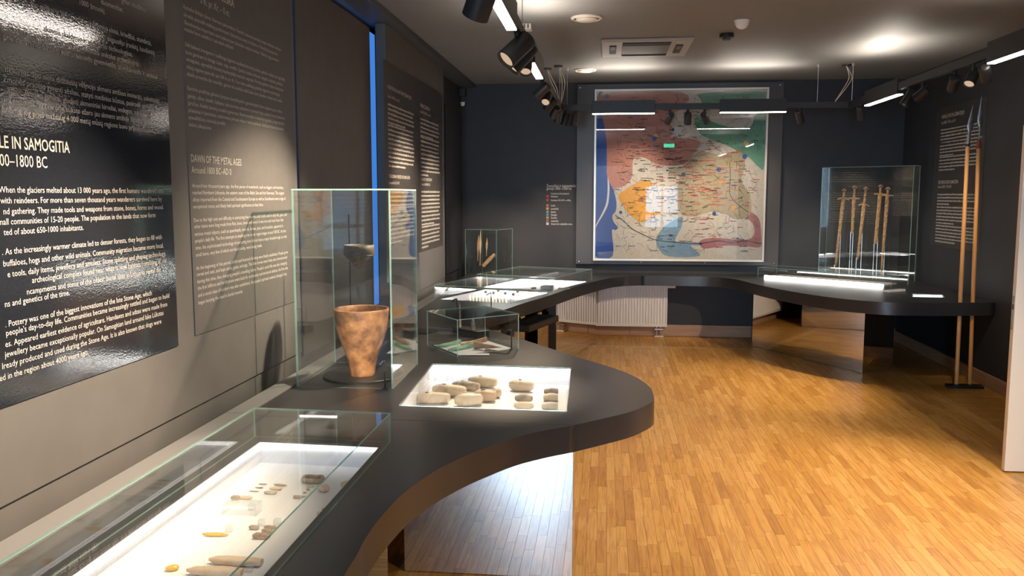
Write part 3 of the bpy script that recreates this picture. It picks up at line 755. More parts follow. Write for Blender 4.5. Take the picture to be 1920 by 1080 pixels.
WD = inset(GD, .022)
WE1, WE2, WI = inset(GE1, .035), inset(GE2, .035), inset(GI, .012)
s1, s2, s3 = 3.319, 6.11, .42
g = .0012
e1 = smooth_open(edge, 4); e2 = smooth_open(edge2, 4); e3 = smooth_open(edge3, 4); e4 = smooth_open(edge4, 4)
seg = [
 ([(TX0, .2)] + e1[:-1] + [(e1[-1][0], s1 - g), (TX0, s1 - g)], [WA]),
 ([(TX0, s1 + g), (e2[0][0], s1 + g)] + e2[1:-1] + [(e2[-1][0], s2 - g), (TX0, s2 - g)], [WD]),
 ([(TX0, s2 + g), (e3[0][0], s2 + g)] + e3[1:-1] + [(s3 - g, e3[-1][1]), (s3 - g, TY1), (TX0, TY1)], [WE1, WE2]),
 ([(s3 + g, e4[0][1])] + e4[1:] + [(3.298, TY1), (s3 + g, TY1)], [WI])]
hole = lambda c, r: [(c[0] + r * math.cos(k * math.pi / 8), c[1] + r * math.sin(k * math.pi / 8)) for k in range(16)]
SP1, SP2 = onz(1793, 722, .02), onz(1818, 722, .02)
seg[3][1].append(hole((SP1.x, SP1.y), .026)); seg[3][1].append(hole((SP2.x, SP2.y), .026))
for outer, holes in seg: curve_prism('worktop', outer, holes, TZ - TT, TZ, 'table', counter)
bx('rear_gap_shade', (XL + .001, .2, TZ - .10), (TX0 - .001, 8.47, TZ - .07), 'gap_black', counter).matrix_parent_inverse = Matrix.Translation(-counter.location)  # black bar low in the wall gap stands in for its shade

for ya_, yb_ in ((.2, 3.318), (3.32, 6.10), (6.112, 8.40)):
    bx('rear_trim', (TX0 + .006, ya_, TZ), (TX0 + .10, yb_, TZ + .010), 'trim_grey', counter, .002).matrix_parent_inverse = Matrix.Translation(-counter.location)
# mirrored plinths
def plinth(poly, label, post=None):
    cx, cy = sum(p[0] for p in poly) / len(poly), sum(p[1] for p in poly) / len(poly)
    e = empty('mirrored_plinth', (cx, cy, 0)); tag(e, label, 'plinth', 'mirrored plinths under the counter')
    P = [(p[0] - cx, p[1] - cy) for p in poly]; Pi = inset(P, .006)
    m = MB(); m.prism(Pi, .001, TZ - TT - .001); m.build('core', 'mirror_edge', e)
    n = len(P)
    for i in range(n):
        a, b = Vector(P[i]), Vector(P[(i + 1) % n]); d = (b - a).normalized(); nn = Vector((-d.y, d.x))
        m = MB(); a = a + d * .001; b = b - d * .001
        m.quad_slab((a.x, a.y, .004), ((b - a).x, (b - a).y, 0), (0, 0, TZ - TT - .006), (nn.x * .0055, nn.y * .0055, 0), 0, 1)
        m.build('mirror_panel', ['mirror', 'mirror_edge'], e)
    return e
plinth([(-.86, 3.53), (-.122, 3.53), (-.122, 3.80), (-.86, 3.80)], 'mirrored plinth under the rounded near end of the counter')
plinth([(-1.25, 3.05), (-.90, 3.40), (-1.08, 3.58), (-1.43, 3.23)], 'angled mirrored plinth under the long lit showcase')
plinth([(-.45, 8.05), (-.088, 9.51), (-.48, 9.60), (-.84, 8.15)], 'mirrored plinth reflecting the white radiator')
plinth([(-.98, 6.95), (-.74, 7.93), (-1.08, 8.03), (-1.32, 7.05)], 'mirrored plinth behind the black pull-out tray')
plinth([(1.617, 9.457), (2.387, 8.076), (2.724, 8.30), (1.954, 9.68)], 'tall mirrored plinth reflecting the floor below the sword case')
m = MB(); m.box((-.035, -.035, 0), (.035, .035, TZ - TT)); o = m.build('support_post', 'black_metal', loc=(-.485, 7.985, 0)); tag(o, 'square black post between two mirrored plinths', 'post')
# pull-out tray under the counter edge
ty = empty('tray', (-.53, 7.58, .47)); tag(ty, 'black pull-out tray hanging below the counter edge', 'tray')
ty.rotation_euler = (0, 0, math.atan2(.215, .68) * -1)
for nm, lo, hi, mt in (('tray_base', (-.24, -.36, 0), (.0, .36, .012), 'black_metal'), ('tray_front', (-.03, -.36, .012), (.0, .36, .055), 'table'), ('tray_rear', (-.24, -.36, .012), (-.215, .36, .055), 'black_metal'), ('tray_side', (-.215, -.36, .012), (-.03, -.335, .055), 'table'), ('tray_side', (-.215, .335, .012), (-.03, .36, .055), 'table'), ('tray_divider', (-.215, -.03, .012), (-.03, -.01, .05), 'table'), ('bracket', (-.23, -.34, .055), (-.20, -.31, .159), 'black_metal'), ('bracket', (-.23, .31, .055), (-.20, .34, .159), 'black_metal')):
    m = MB(); m.box(lo, hi); m.build(nm, mt, ty)

# ------------------------------------------------------------------ glass cases
def pane(parent, o, a, b, t, name='pane'):
    m = MB(); m.quad_slab(o, a, b, t, 0, 1); return m.build(name, ['glass', 'glass_edge'], parent)
def vitrine(name, label, P, h, t=.006, z=TZ, top=True, group=None, cat='showcase'):
    cx, cy = sum(p[0] for p in P) / 4, sum(p[1] for p in P) / 4
    e = empty(name, (cx, cy, z)); tag(e, label, cat, group)
    L = [Vector((p[0] - cx, p[1] - cy)) for p in P]
    for i in range(4):
        a, b = L[i], L[(i + 1) % 4]; d = (b - a).normalized(); nn = Vector((-d.y, d.x))
        st = a + d * (t if i % 2 else 0); en = b - d * (t if i % 2 else 0)
        pane(e, (st.x, st.y, .001), ((en - st).x, (en - st).y, 0), (0, 0, h - t), (nn.x * t, nn.y * t, 0))
    if top:
        m = MB(); m.prism([(p.x, p.y) for p in L], h - t + .001, h, 0, 1); m.build('top_pane', ['glass', 'glass_edge'], e)
    return e
def well(e, P, depth, leds, z=TZ, cover=False, ledw=.014, ledh=.010, lm='led_white'):
    """white lined recess in the counter with led strips on chosen sides; e is the owning thing"""
    o = e.location; L = [Vector((p[0] - o.x, p[1] - o.y)) for p in P]; dz = z - o.z
    m = MB(); m.prism([tuple(p) for p in L], dz - depth - .004, dz - depth); m.build('well_floor', 'well_white', e)
    for i in range(4):
        a, b = L[i], L[(i + 1) % 4]; d = (b - a).normalized(); nn = Vector((-d.y, d.x))
        m = MB(); m.quad_slab((a.x + nn.x * .0005, a.y + nn.y * .0005, dz - depth), ((b - a).x, (b - a).y, 0), (0, 0, depth - .004), (nn.x * .004, nn.y * .004, 0)); m.build('well_wall', 'well_white', e)
        if i in leds:
            q = a + nn * .0045 + d * .012; wv = (b - a) - d * .024
            m = MB(); m.quad_slab((q.x, q.y, dz - .006 - ledh), (wv.x, wv.y, 0), (0, 0, ledh), (nn.x * ledw, nn.y * ledw, 0)); m.build('led_strip', lm, e)
    if cover:
        m = MB(); m.prism([tuple(p) for p in L], dz - .0035, dz + .002, 0, 1); m.build('cover_glass', ['glass', 'glass_edge'], e)
cA = vitrine('glass_showcase', 'long lit glass showcase of bone finds nearest the viewer', GA, .112); well(cA, WA, .082, (2, 3), lm='led_soft')
cD = empty('inset_showcase', (-.53, 4.0, TZ)); tag(cD, 'lit recess in the counter holding stone axes under flush glass', 'showcase'); well(cD, WD, .092, (0, 2), cover=True, ledw=.02, ledh=.014, lm='led_bright')
cE1 = vitrine('glass_showcase', 'lit glass showcase behind the rotated case of green spearheads', GE1, .13); well(cE1, WE1, .06, (0, 2), ledw=.03, ledh=.016, lm='led_bright')
cE2 = vitrine('glass_showcase', 'lit low glass showcase left of the radiator, close to the map wall', GE2, .13); well(cE2, WE2, .06, (0, 1), ledw=.03, ledh=.016, lm='led_bright')
cB = vitrine('glass_case', 'tall glass case over the clay beaker', GB, .937, .008)
cC = vitrine('glass_case', 'low rotated glass case with green spearheads', GC, .213, .005)
cF = vitrine('glass_case', 'upright glass case of spearheads in the far left corner', GF, .52, .005)
cG = vitrine('glass_case', 'tall glass case of rusty swords in the right corner', GG, 1.21, .006)
cH = vitrine('glass_showcase', 'long low lit glass showcase in front of the sword case', GH, .115, .005)
# light bar in showcase H
o = cH.location
a = Vector(GH[0]) - Vector((o.x, o.y)) + h1 * .10 + h2 * .02
m = MB(); m.quad_slab((a.x, a.y, .004), (h1.x * 1.30, h1.y * 1.30, 0), (0, 0, .022), (h2.x * .03, h2.y * .03, 0)); m.build('led_strip', 'led_bright', cH)
m = MB(); a2 = a + h2 * .05; m.quad_slab((a2.x, a2.y, .002), (h1.x * 1.30, h1.y * 1.30, 0), (0, 0, .012), (h2.x * .30, h2.y * .30, 0)); m.build('display_floor', 'well_white', cH)
cI = empty('inset_light', (2.92, 8.05, TZ)); tag(cI, 'small glowing inset panel in the counter beside the spears', 'light'); well(cI, WI, .03, (0, 2), ledw=.05, ledh=.006, cover=True)
hp = onz(1677, 547, TZ)
m = MB(); m.box((-.12, -.03, 0), (.12, .03, .02)); hb = m.build('label_holder', 'acrylic_white', loc=(hp.x, hp.y, TZ), rot=(0, 0, .6), bevel=.004); tag(hb, 'white slanted label holder at the end of the low showcase', 'holder')

# ------------------------------------------------------------------ clay beaker
pc = onz(680, 703, TZ + .012)
disc = MB(); disc.lathe([(.20, 0), (.20, .010), (.196, .013)], 64); do = disc.build('base_disc', 'black_metal', loc=(pc.x - .005, pc.y + .03, TZ), auto=40, smooth=True); tag(do, 'flat round black base plate under the clay beaker', 'base')
H0 = ony(680, 578, pc.y).z - TZ - .013
prof = [(.062, 0), (.064, .004), (.063, .02), (.068, .05), (.076, .085), (.092, .13), (.110, .18), (.124, .23), (.131, .27), (.135, H0 - .02), (.137, H0 - .004), (.134, H0), (.130, H0 - .004), (.127, H0 - .03), (.117, .23), (.102, .18), (.084, .13), (.066, .09), (.055, .05), (.05, .02), (.001, .018)]
rp = random.Random(5); ph = [rp.uniform(0, 6.28) for _ in range(6)]
jit = lambda a, j: .012 * math.sin(2 * a + ph[0] + j * .15) + .006 * math.sin(5 * a + ph[1] + j * .4) + .004 * math.sin(11 * a + ph[2] + j)
m = MB(); m.lathe(prof, 72, jit=jit)
pot = m.build('clay_beaker', 'pot_clay', loc=(pc.x, pc.y, TZ + .0135), smooth=True); tag(pot, 'large mottled brown clay beaker standing on a round base', 'pot')
# sherd on its rod
sr = onz(657, 690, TZ); ry = pc.y + .14
rt0 = ony(654, 402, ry)
st = empty('display_stand', (rt0.x, ry, TZ + .013)); tag(st, 'thin black rod stand with wire ring holding the sherd', 'stand')
m = MB(); m.tube([(0, 0, 0), (0, 0, rt0.z - TZ - .013)], .004, 8); m.build('rod', 'black_metal', st)
sc_ = ony(673, 470, ry - .07); 
rr = .079
m = MB(); m.tube([(sc_.x - rt0.x + rr * math.cos(t), -.07 + rr * .8 * math.sin(t), ony(673, 478, ry - .07).z - TZ - .013) for t in [k * math.pi / 16 for k in range(33)]], .0025, 6); m.build('wire_ring', 'black_metal', st)
m = MB(); zt = ony(673, 459, ry - .07).z; zb = ony(673, 504, ry - .07).z; hh = zt - zb
sp = [(.004, 0), (.020, .10 * hh), (.045, .30 * hh), (.068, .52 * hh), (.074, .60 * hh), (.075, .80 * hh), (.073, hh), (.067, hh), (.066, .62 * hh), (.036, .32 * hh), (.002, .14 * hh)]
m.lathe(sp, 40, jit=lambda a, j: .03 * math.sin(a * 2 + 1) + .015 * math.sin(5 * a + j))
sh = m.build('pottery_sherd', 'sherd', loc=(sc_.x, ry - .07, zb), smooth=True); tag(sh, 'dark pointed pottery vessel fragment held above the beaker', 'pottery')
def hook_rod(u, v0, v1, label, du=-.05):
    b = onz(u, v1, TZ); t = ony(u, v0, b.y)
    e = empty('hook_rod', (b.x, b.y, TZ)); tag(e, label, 'stand')
    hgt = t.z - TZ
    m = MB(); m.tube([(0, 0, 0), (0, 0, hgt)], .004, 8); m.build('rod', 'black_metal', e)
    m = MB(); m.tube([(0, 0, hgt - .003), (du * .4, -.004, hgt - .004), (du, -.01, hgt - .02)], .005, 8); m.build('hook', 'black_metal', e)
    m = MB(); m.lathe([(.014, 0), (.014, .003)], 16); m.build('foot', 'black_metal', e)
    return e
hook_rod(722, 676, 729, 'small black hooked lamp rod at the front corner of the beaker case', -.02)
hook_rod(959, 618, 655, 'short black hooked rod in the right corner of the rotated case')
hook_rod(857, 560, 590, 'short black hooked rod behind the rotated case', -.035)
hook_rod(921, 549, 578, 'thin hooked rod beside the comb rack', -.04)

# ------------------------------------------------------------------ stones in the inset showcase
def lofted(name, L, W, Hh, taper, label, mat, pos, rot, cat, n=14, ex=2.6, bend=0.0, seed=1, hole=None, group=None, flat=0.0, parent=None, tilt=0.0):
    """taper: list of (t, width factor, height factor) along the length"""
    r = random.Random(seed); secs = []
    K = 14
    for i in range(K + 1):
        t = i / K
        for (a, b) in zip(taper[:-1], taper[1:]):
            if a[0] <= t <= b[0] + 1e-9:
                f = (t - a[0]) / max(1e-6, b[0] - a[0]); f = f * f * (3 - 2 * f)
                wf = a[1] + (b[1] - a[1]) * f; hf = a[2] + (b[2] - a[2]) * f; break
        j = 1 + r.uniform(-.04, .04)
        hz = max(.0006, Hh / 2 * hf * j); secs.append(((t - .5) * L, max(.0006, W / 2 * wf * j), hz, bend * math.sin(math.pi * t) * L, Hh / 2 * (1 - flat) + hz * flat))
    m = MB(); m.loft(secs, n, ex)
    o = m.build(name, mat, parent, smooth=True, auto=60)
    if parent is None: o.location = pos; o.rotation_euler = (tilt, 0, rot)
    if label: tag(o, label, cat, group)
    if hole is not None:
        hx = (hole - .5) * L; mm = MB(); mm.lathe([(.010, Hh - .012), (.010, Hh + .0012)], 20, c=(hx, bend * math.sin(math.pi * hole) * L, 0)); mm.build('hole_shade_plug', 'hole_shade', o, smooth=False)  # dark plug on the solid stone paints the shade inside the hole
    return o
AXE = [(0, .50, .55), (.06, .66, .72), (.22, .95, .98), (.42, 1.0, 1.0), (.68, .84, .92), (.92, .66, .80), (.98, .55, .70), (1, .38, .5)]
ADZE = [(0, .85, .45), (.06, .98, .7), (.5, 1.0, 1.0), (.94, .80, .85), (1, .66, .7)]
ROUND = [(0, .3, .4), (.1, .7, .75), (.35, 1, 1), (.65, 1, 1), (.9, .7, .75), (1, .3, .4)]
WZ = TZ - .092 + .0005
def c3(x, y): return (720 + x / 3.692, 640 + y / 3.692)
stones = [  # crop centre x, bottom y, length, width, height, rot, profile, mat, hole, label
 (445, 388, .175, .068, .058, -.22, AXE, 'stone_tan', .33, 'pale stone battle axe with shaft hole, left of the mottled axe'),
 (562, 345, .150, .062, .045, -.28, AXE, 'stone_grey', .36, 'mottled grey stone axe lying between two pale axes'),
 (680, 325, .155, .066, .058, -.14, AXE, 'stone_tan', .40, 'pale stone axe at the back left of the lit recess'),
 (335, 438, .160, .066, .052, .10, AXE, 'stone_tan', .30, 'long pale stone axe at the front left corner of the recess'),
 (580, 455, .135, .062, .058, .38, AXE, 'stone_tan', None, 'pale stone axe with a cracked dark top at the recess front'),
 (695, 422, .105, .060, .055, -.12, ADZE, 'stone_pink', .40, 'stubby pinkish stone axe fragment beside the cracked axe'),
 (778, 395, .045, .050, .048, 1.1, ROUND, 'stone_tan', None, 'small rounded stone end piece right of the pinkish fragment'),
 (948, 352, .130, .066, .056, -.32, AXE, 'stone_tan', .42, 'speckled shaft-hole axe lying alone at the centre right'),
 (965, 428, .088, .036, .040, -.05, ROUND, 'stone_grey', None, 'small dark grooved stone in front of the speckled axe'),
 (965, 476, .095, .045, .034, 0, ROUND, 'stone_tan', None, 'pale oval stone at the front edge below the grooved stone'),
 (1155, 372, .072, .030, .034, .12, ADZE, 'stone_grey', None, 'thin grey adze blade at the right of the recess'),
 (1152, 418, .070, .046, .036, .02, ADZE, 'stone_tan', None, 'squat pale adze in front of the thin grey adze'),
 (1145, 482, .075, .050, .036, 0, ADZE, 'bone_pale', None, 'whitish adze at the front right corner of the recess')]
for i, (x, y, L, W, Hh, r, pf, mt, ho, lb) in enumerate(stones):
    q = onz(*c3(x, y), WZ); lofted('stone_axe' if pf is AXE else 'stone_tool', L, W, Hh, pf, lb, mt, (q.x, q.y + W * .5, WZ), r, 'stone tool', seed=i + 3, hole=ho, group='stone tools in the lit recess', flat=.0, ex=3.6 if pf is not ROUND else 2.3)

# ------------------------------------------------------------------ finds in showcase A
AZ = TZ - .082 + .0005
def c4(x, y): return (380 + x / 3.176, 740 + y / 3.176)
BLADE = [(0, .15, .4), (.15, .7, .9), (.4, 1, 1), (.75, .95, 1), (1, .7, .8)]
SLIV = [(0, .2, .5), (.3, 1, 1), (.7, .9, 1), (1, .2, .5)]
CHUNK = [(0, .5, .5), (.2, .95, 1), (.5, .85, .9), (.8, 1, 1), (1, .55, .5)]
finds = [ # crop centre x, bottom y, L, W, H, rot, profile, mat, name, label
 (357, 537, .030, .006, .004, 0, SLIV, 'bone_dark', 'flint_flake', 'tiny dark sliver, furthest of the three slivers in a row'),
 (335, 558, .028, .006, .004, .05, SLIV, 'bone_dark', 'flint_flake', 'tiny sliver in the middle of the three in a row'),
 (305, 580, .034, .006, .004, 0, SLIV, 'bone_dark', 'flint_flake', 'tiny sliver nearest the long led strip of the three'),
 (460, 545, .048, .012, .006, -.1, SLIV, 'bone_dark', 'flint_point', 'thin pointed flint blade behind the two broader flakes'),
 (433, 568, .044, .018, .008, -.05, CHUNK, 'bone', 'bone_fragment', 'tan bone flake between the pointed blade and grey flake'),
 (400, 594, .042, .020, .009, -.05, CHUNK, 'stone_grey', 'flint_flake', 'grey oval flint flake beside the tan bone flake'),
 (642, 552, .026, .012, .005, 0, SLIV, 'bone_pale', 'bone_bead', 'pale flat bead just in front of the bone ring'),
 (626, 570, .011, .008, .005, 0, ROUND, 'bone_dark', 'bone_bead', 'very small bead below the pale flat bead'),
 (606, 589, .011, .008, .005, 0, ROUND, 'bone_dark', 'bone_bead', 'very small dark bead above the triangular flint'),
 (575, 620, .040, .016, .010, .12, [(0, .9, 1), (.4, .7, 1), (1, .15, .4)], 'bone_dark', 'arrow_point', 'dark triangular flint point in front of the small beads'),
 (720, 582, .032, .034, .022, .6, CHUNK, 'stone_pink', 'shell', 'lumpy pinkish shell to the right of the bone ring'),
 (848, 560, .030, .040, .022, 1.1, CHUNK, 'bone', 'shell', 'tan shell close to the right edge of the showcase'),
 (190, 630, .028, .020, .016, .2, CHUNK, 'bone_dark', 'bone_fragment', 'brown knuckle of bone on the clear acrylic shelf'),
 (255, 625, .042, .014, .012, .15, CHUNK, 'bone', 'bone_fragment', 'pale long bone piece on the clear acrylic shelf'),
 (303, 806, .030, .014, .014, 0, CHUNK, 'bone_dark', 'bone_fragment', 'dark tooth shaped piece left of the two clear cubes'),
 (400, 802, .040, .016, .010, -.1, CHUNK, 'bone_dark', 'bone_fragment', 'curved grey piece leaning on the right clear cube'),
 (380, 830, .034, .016, .014, -.2, CHUNK, 'bone_dark', 'bone_fragment', 'dark chunk between the curved piece and the brown jaw'),
 (345, 862, .050, .020, .018, .1, CHUNK, 'rust', 'bone_fragment', 'brown jaw fragment in front of the dark chunk'),
 (710, 722, .034, .026, .012, .7, CHUNK, 'bone_pale', 'bone_fragment', 'pale flat shard by the right rim of the showcase'),
 (728, 695, .022, .012, .010, .5, CHUNK, 'bone_dark', 'bone_fragment', 'small dark shard behind the pale flat shard'),
 (70, 845, .078, .016, .010, .04, SLIV, 'amber', 'bone_pendant', 'slender pale pendant shaped like a fish'),
 (185, 1022, .150, .034, .022, -.02, BLADE, 'bone', 'bone_dagger', 'tan bone dagger, the further of the two daggers'),
 (60, 1085, .150, .036, .022, .03, BLADE, 'bone', 'bone_dagger', 'pinkish bone dagger, the one nearest the viewer')]
for i, (x, y, L, W, Hh, r, pf, mt, nm, lb) in enumerate(finds):
    q = onz(*c4(x, y), AZ); lofted(nm, L, W, Hh, pf, lb, mt, (q.x, q.y + W * .3, AZ), r, 'find', seed=i + 40, group='small finds in the near showcase', n=12)
q = onz(323, 1069, AZ); lofted('amber_bead', .034, .024, .014, ROUND, 'yellow amber bead beside the tip of the nearest dagger', 'amber', (q.x, q.y, AZ), .3, 'bead', seed=90)
q = onz(*c4(640, 535), AZ)
m = MB(); m.tube([(.034 * math.cos(t), .026 * math.sin(t), .010 + .002 * math.sin(3 * t)) for t in [k * math.pi / 14 for k in range(29)]], .008, 8); o = m.build('bone_ring', 'bone_dark', loc=(q.x, q.y + .03, AZ), smooth=True); tag(o, 'open brown bone ring, the largest find of the back group', 'ring')
for (x, y, lb) in ((344, 785, 'clear acrylic cube beside the dark tooth shaped piece'), (438, 780, 'clear acrylic cube behind the curved grey piece'), (150, 822, 'clear acrylic cube at the end of the fish shaped pendant'), (285, 690, 'clear acrylic cube at the right end of the acrylic shelf'), (270, 1060, 'clear acrylic cube in front of the further dagger')):
    q = onz(*c4(x, y), AZ); m = MB(); m.box((-.009, -.009, 0), (.009, .009, .018)); o = m.build('acrylic_cube', 'acrylic', loc=(q.x, q.y + .009, AZ)); tag(o, lb, 'stand', 'clear cubes in the near showcase')
q = onz(*c4(215, 720), AZ)
e = empty('acrylic_shelf', (q.x, q.y, AZ)); tag(e, 'clear acrylic shelf carrying two bone pieces', 'stand')
for lo, hi in (((-.055, .0, 0), (-.052, .05, .03)), ((.052, 0, 0), (.055, .05, .03)), ((-.055, 0, .03), (.055, .05, .033))):
    m = MB(); m.box(lo, hi); m.build('acrylic_plate', 'acrylic', e)

# ------------------------------------------------------------------ rotated case C
def c8(x, y): return (780 + x / 7.714, 540 + y / 7.714)
SPEAR = [(0, .16, .5), (.15, .5, .8), (.35, 1, 1), (.62, .42, 1), (.68, .34, 1.2), (1, .44, 1.5)]
CONE = [(0, .05, .05), (.5, .55, .55), (1, 1, 1)]
def lay(name, xa, ya, xb, yb, W, Hh, pf, lb, mt, cat, z=TZ + .001, ex=2.0, seed=1, group=None):
    a, b = onz(*c8(xa, ya), z), onz(*c8(xb, yb), z); d = b - a
    return lofted(name, d.length, W, Hh, pf, lb, mt, ((a.x + b.x) / 2, (a.y + b.y) / 2, z), math.atan2(d.y, d.x), cat, seed=seed, ex=ex, group=group)
cl = [Vector(p) for p in GC]
m = MB(); m.prism([tuple(p) for p in inset(GC, .03)], 0, .003); o = m.build('display_sheet', 'well_white', loc=(0, 0, TZ)); tag(o, 'white base sheet inside the rotated glass case', 'sheet')
CZ = TZ + .0035
lay('spearhead', 290, 870, 640, 800, .042, .020, SPEAR, 'green corroded bronze spearhead at the left of the rotated case', 'verdigris', 'spearhead', CZ, seed=2, group='bronze spearheads')
lay('spearhead', 470, 922, 860, 850, .042, .022, SPEAR, 'green corroded bronze spearhead in the middle of the rotated case', 'verdigris', 'spearhead', CZ, seed=3, group='bronze spearheads')
lay('bone_point', 650, 850, 1020, 770, .030, .024, SPEAR, 'brown socketed point behind the pale horn', 'wood_sheath', 'point', CZ, seed=4)
ho = lay('horn', 1240, 915, 850, 880, .044, .044, CONE, 'pale curved horn with dark open end', 'horn', 'horn', CZ, seed=5)
m = MB(); m.loft([(ho.data.vertices[-1].co.x - .004, .017, .017, 0, .022), (ho.data.vertices[-1].co.x + .001, .017, .017, 0, .022)], 16, 2); m.build('horn_shade_disc', 'hole_shade', ho)  # dark disc on the closed end paints the shade of the hollow
lay('horn_tip', 1205, 930, 1000, 915, .018, .018, CONE, 'small dark horn tip in front of the pale horn', 'bone_dark', 'horn', CZ, seed=6)
q = onz(*c8(830, 965), CZ); m = MB(); m.box((-.09, -.018, 0), (.09, .018, .004)); o = m.build('label_card', 'label_card', loc=(q.x, q.y, CZ), rot=(0, 0, .12)); tag(o, 'white label card at the front of the rotated case', 'label')
bn = onz(*c8(740, 620), TZ)
m = MB(); m.box((-.13, -.05, 0), (.13, .05, .045)); bo = m.build('display_block', 'black_metal', loc=(-.86, 5.42, TZ), rot=(0, 0, -.75), bevel=.003); tag(bo, 'long black display block behind the rotated case', 'block')
for (u, v0, v1, r, mt, lb, fy) in ((862.5, 570, 611, .009, 'bone', 'tall slim brown spike standing on the black block', 5.47), (887, 587, 620, .016, 'bone_dark', 'broad dark metal spike standing on the black block', 5.36)):
    t = ony(u, v0, fy); b = ony(u, v1, fy); zb_ = TZ + .0455
    m = MB(); m.tube([(0, 0, 0), (0, 0, (t.z - zb_) * .3), (0, 0, t.z - zb_)], [r, r * .85, .0012], 10); o = m.build('spike', mt, loc=(b.x, fy, zb_), smooth=True); tag(o, lb, 'spike')
m = MB(); m.prism([(-.11, -.08), (.06, -.10), (.12, .0), (.09, .10), (-.09, .09)], 0, .004); o = m.build('black_plate', 'black_metal', loc=(-1.22, 5.55, TZ)); tag(o, 'flat black plate on the counter left of the rotated case', 'plate')

# ------------------------------------------------------------------ showcase E contents
ez1 = TZ - .06 + .0005
ce = Vector((cE1.location.x, cE1.location.y))
er = math.atan2(eu.y, eu.x)
rk = empty('comb_rack', (ce.x - ev_.x * -.15, ce.y - .30, ez1), (0, 0, er)); tag(rk, 'black slotted rack of bone combs in the lit showcase', 'rack')
m = MB(); m.box((-.20, -.05, 0), (.20, .05, .035)); m.build('rack_block', 'black_metal', rk)
for k in range(12):
    m = MB(); m.box((-.185 + k * .032, -.04, .035), (-.170 + k * .032, -.034, .085)); m.build('rack_tooth', 'bone_pale', rk)
for k, (dx, dy) in enumerate(((-.15, .1), (-.05, .14), (.06, .12), (.16, .16), (-.1, .30), (.1, .30))):
    p = ce + eu * dx - ev_ * (dy - .05)
    e = empty('disc_brooch', (p.x, p.y, ez1)); tag(e, ['left', 'second', 'third', 'right', 'rear left', 'rear right'][k] + ' pale disc brooch on a clear stand in the rack showcase', 'brooch', 'disc brooches')
    m = MB(); m.box((-.004, -.004, 0), (.004, .004, .07)); m.build('stem', 'acrylic', e)
    m = MB(); m.lathe([(.012, -.003), (.016, 0), (.012, .003)], 16); m.build('disc', 'bone_pale', e, loc=(0, -.006, .075), rot=(math.pi / 2, 0, 0))
ce2 = Vector((cE2.location.x, cE2.location.y))
m = MB(); m.box((-.05, -.05, 0), (.05, .05, .09)); o = m.build('display_cube', 'acrylic_white', loc=(ce2.x - eu.x * .27 + ev_.x * .35, ce2.y - eu.y * .27 + ev_.y * .35, ez1), rot=(0, 0, er)); tag(o, 'white display cube in the showcase close to the map wall', 'block')
for k, (dx, dy, L, lb) in enumerate(((-.12, -.1, .05, 'reddish brooch beside the white display cube'), (.05, .05, .06, 'brown bracelet piece in the middle of the far lit showcase'), (.2, -.2, .05, 'small brown pin at the left of the far lit showcase'), (-.22, .12, .05, 'dark buckle at the right rear of the far lit showcase'))):
    p = ce2 + eu * dx - ev_ * dy
    lofted('brooch', L, .03, .02, CHUNK, lb, 'rust', (p.x, p.y, ez1), er + k, 'find', seed=130 + k, group='finds in the far lit showcase')

# ------------------------------------------------------------------ spearheads case F
def upright(name, u0, v0, u1, v1, depth, W, T_, prof, mt, lb, cat, group=None, rodmat='black_metal', rod=True, ground=TZ):
    """object standing upright, base at pixel 1, tip at pixel 0 on plane y=depth"""
    a, b = ony(u1, v1, depth), ony(u0, v0, depth); L = (b - a).length
    e = empty(name, (a.x, a.y, a.z)); tag(e, lb, cat, group)
    d = (b - a).normalized()
    e.rotation_euler = (0, math.atan2(d.x, d.z), 0)
    return e, L, a
LEAF = [(0, .30, 1), (.30, .32, 1), (.45, .8, .8), (.58, 1, .7), (.85, .5, .5), (1, .06, .2)]
def vloft(parent, name, L, W, T_, pf, mt, x0=0.0, n=12, ex=2.0, seed=1):
    r = random.Random(seed); K = 16; secs = []
    for i in range(K + 1):
        t = i / K
        for (a, b) in zip(pf[:-1], pf[1:]):
            if a[0] <= t <= b[0] + 1e-9:
                f = (t - a[0]) / max(1e-6, b[0] - a[0]); wf = a[1] + (b[1] - a[1]) * f; hf = a[2] + (b[2] - a[2]) * f; break
        secs.append((x0 + t * L, max(.0006, W / 2 * wf * (1 + r.uniform(-.05, .05))), max(.0006, T_ / 2 * hf), 0, 0))
    m = MB(); m.loft(secs, n, ex)
    m.v = [(y, z, x) for (x, y, z) in m.v]   # length runs up
    return m.build(name, mt, parent, smooth=True, auto=50)
fy = 9.62
for (u0, v0, u1, v1, W, mt, lb) in ((897.5, 440, 895.5, 489, .034, 'wood_sheath', 'broad leaf shaped spearhead in the corner case'), (901, 431, 900, 498, .026, 'bone', 'tallest slim spearhead in the corner case'), (913, 445, 912, 480, .028, 'wood_sheath', 'short spearhead right of the tallest one in the corner case'), (874, 456, 876, 492, .014, 'iron', 'dark narrow blade at the left of the corner case')):
    e, L, a = upright('spearhead', u0, v0, u1, v1, fy, W, .012, LEAF, mt, lb, 'spearhead', 'spearheads in the corner case')
    vloft(e, 'blade', L, W, .014, LEAF, mt)
    m = MB(); m.tube([(0, 0, -(a.z - TZ)), (0, 0, .03)], .003, 6); m.build('support_rod', 'black_metal', e)
a, b = ony(906, 499, fy), ony(928, 476, fy)
lf = lofted('sheath', (b - a).length, .045, .02, [(0, .9, .6), (.5, 1, 1), (1, .7, 1)], 'slanted rough wooden sheath at the right of the corner case', 'wood_sheath', (0, 0, 0), 0, 'sheath', seed=77)
lf.location = (a + b) / 2; lf.rotation_euler = (math.pi / 2, -math.atan2((b - a).z, (b - a).x), 0)
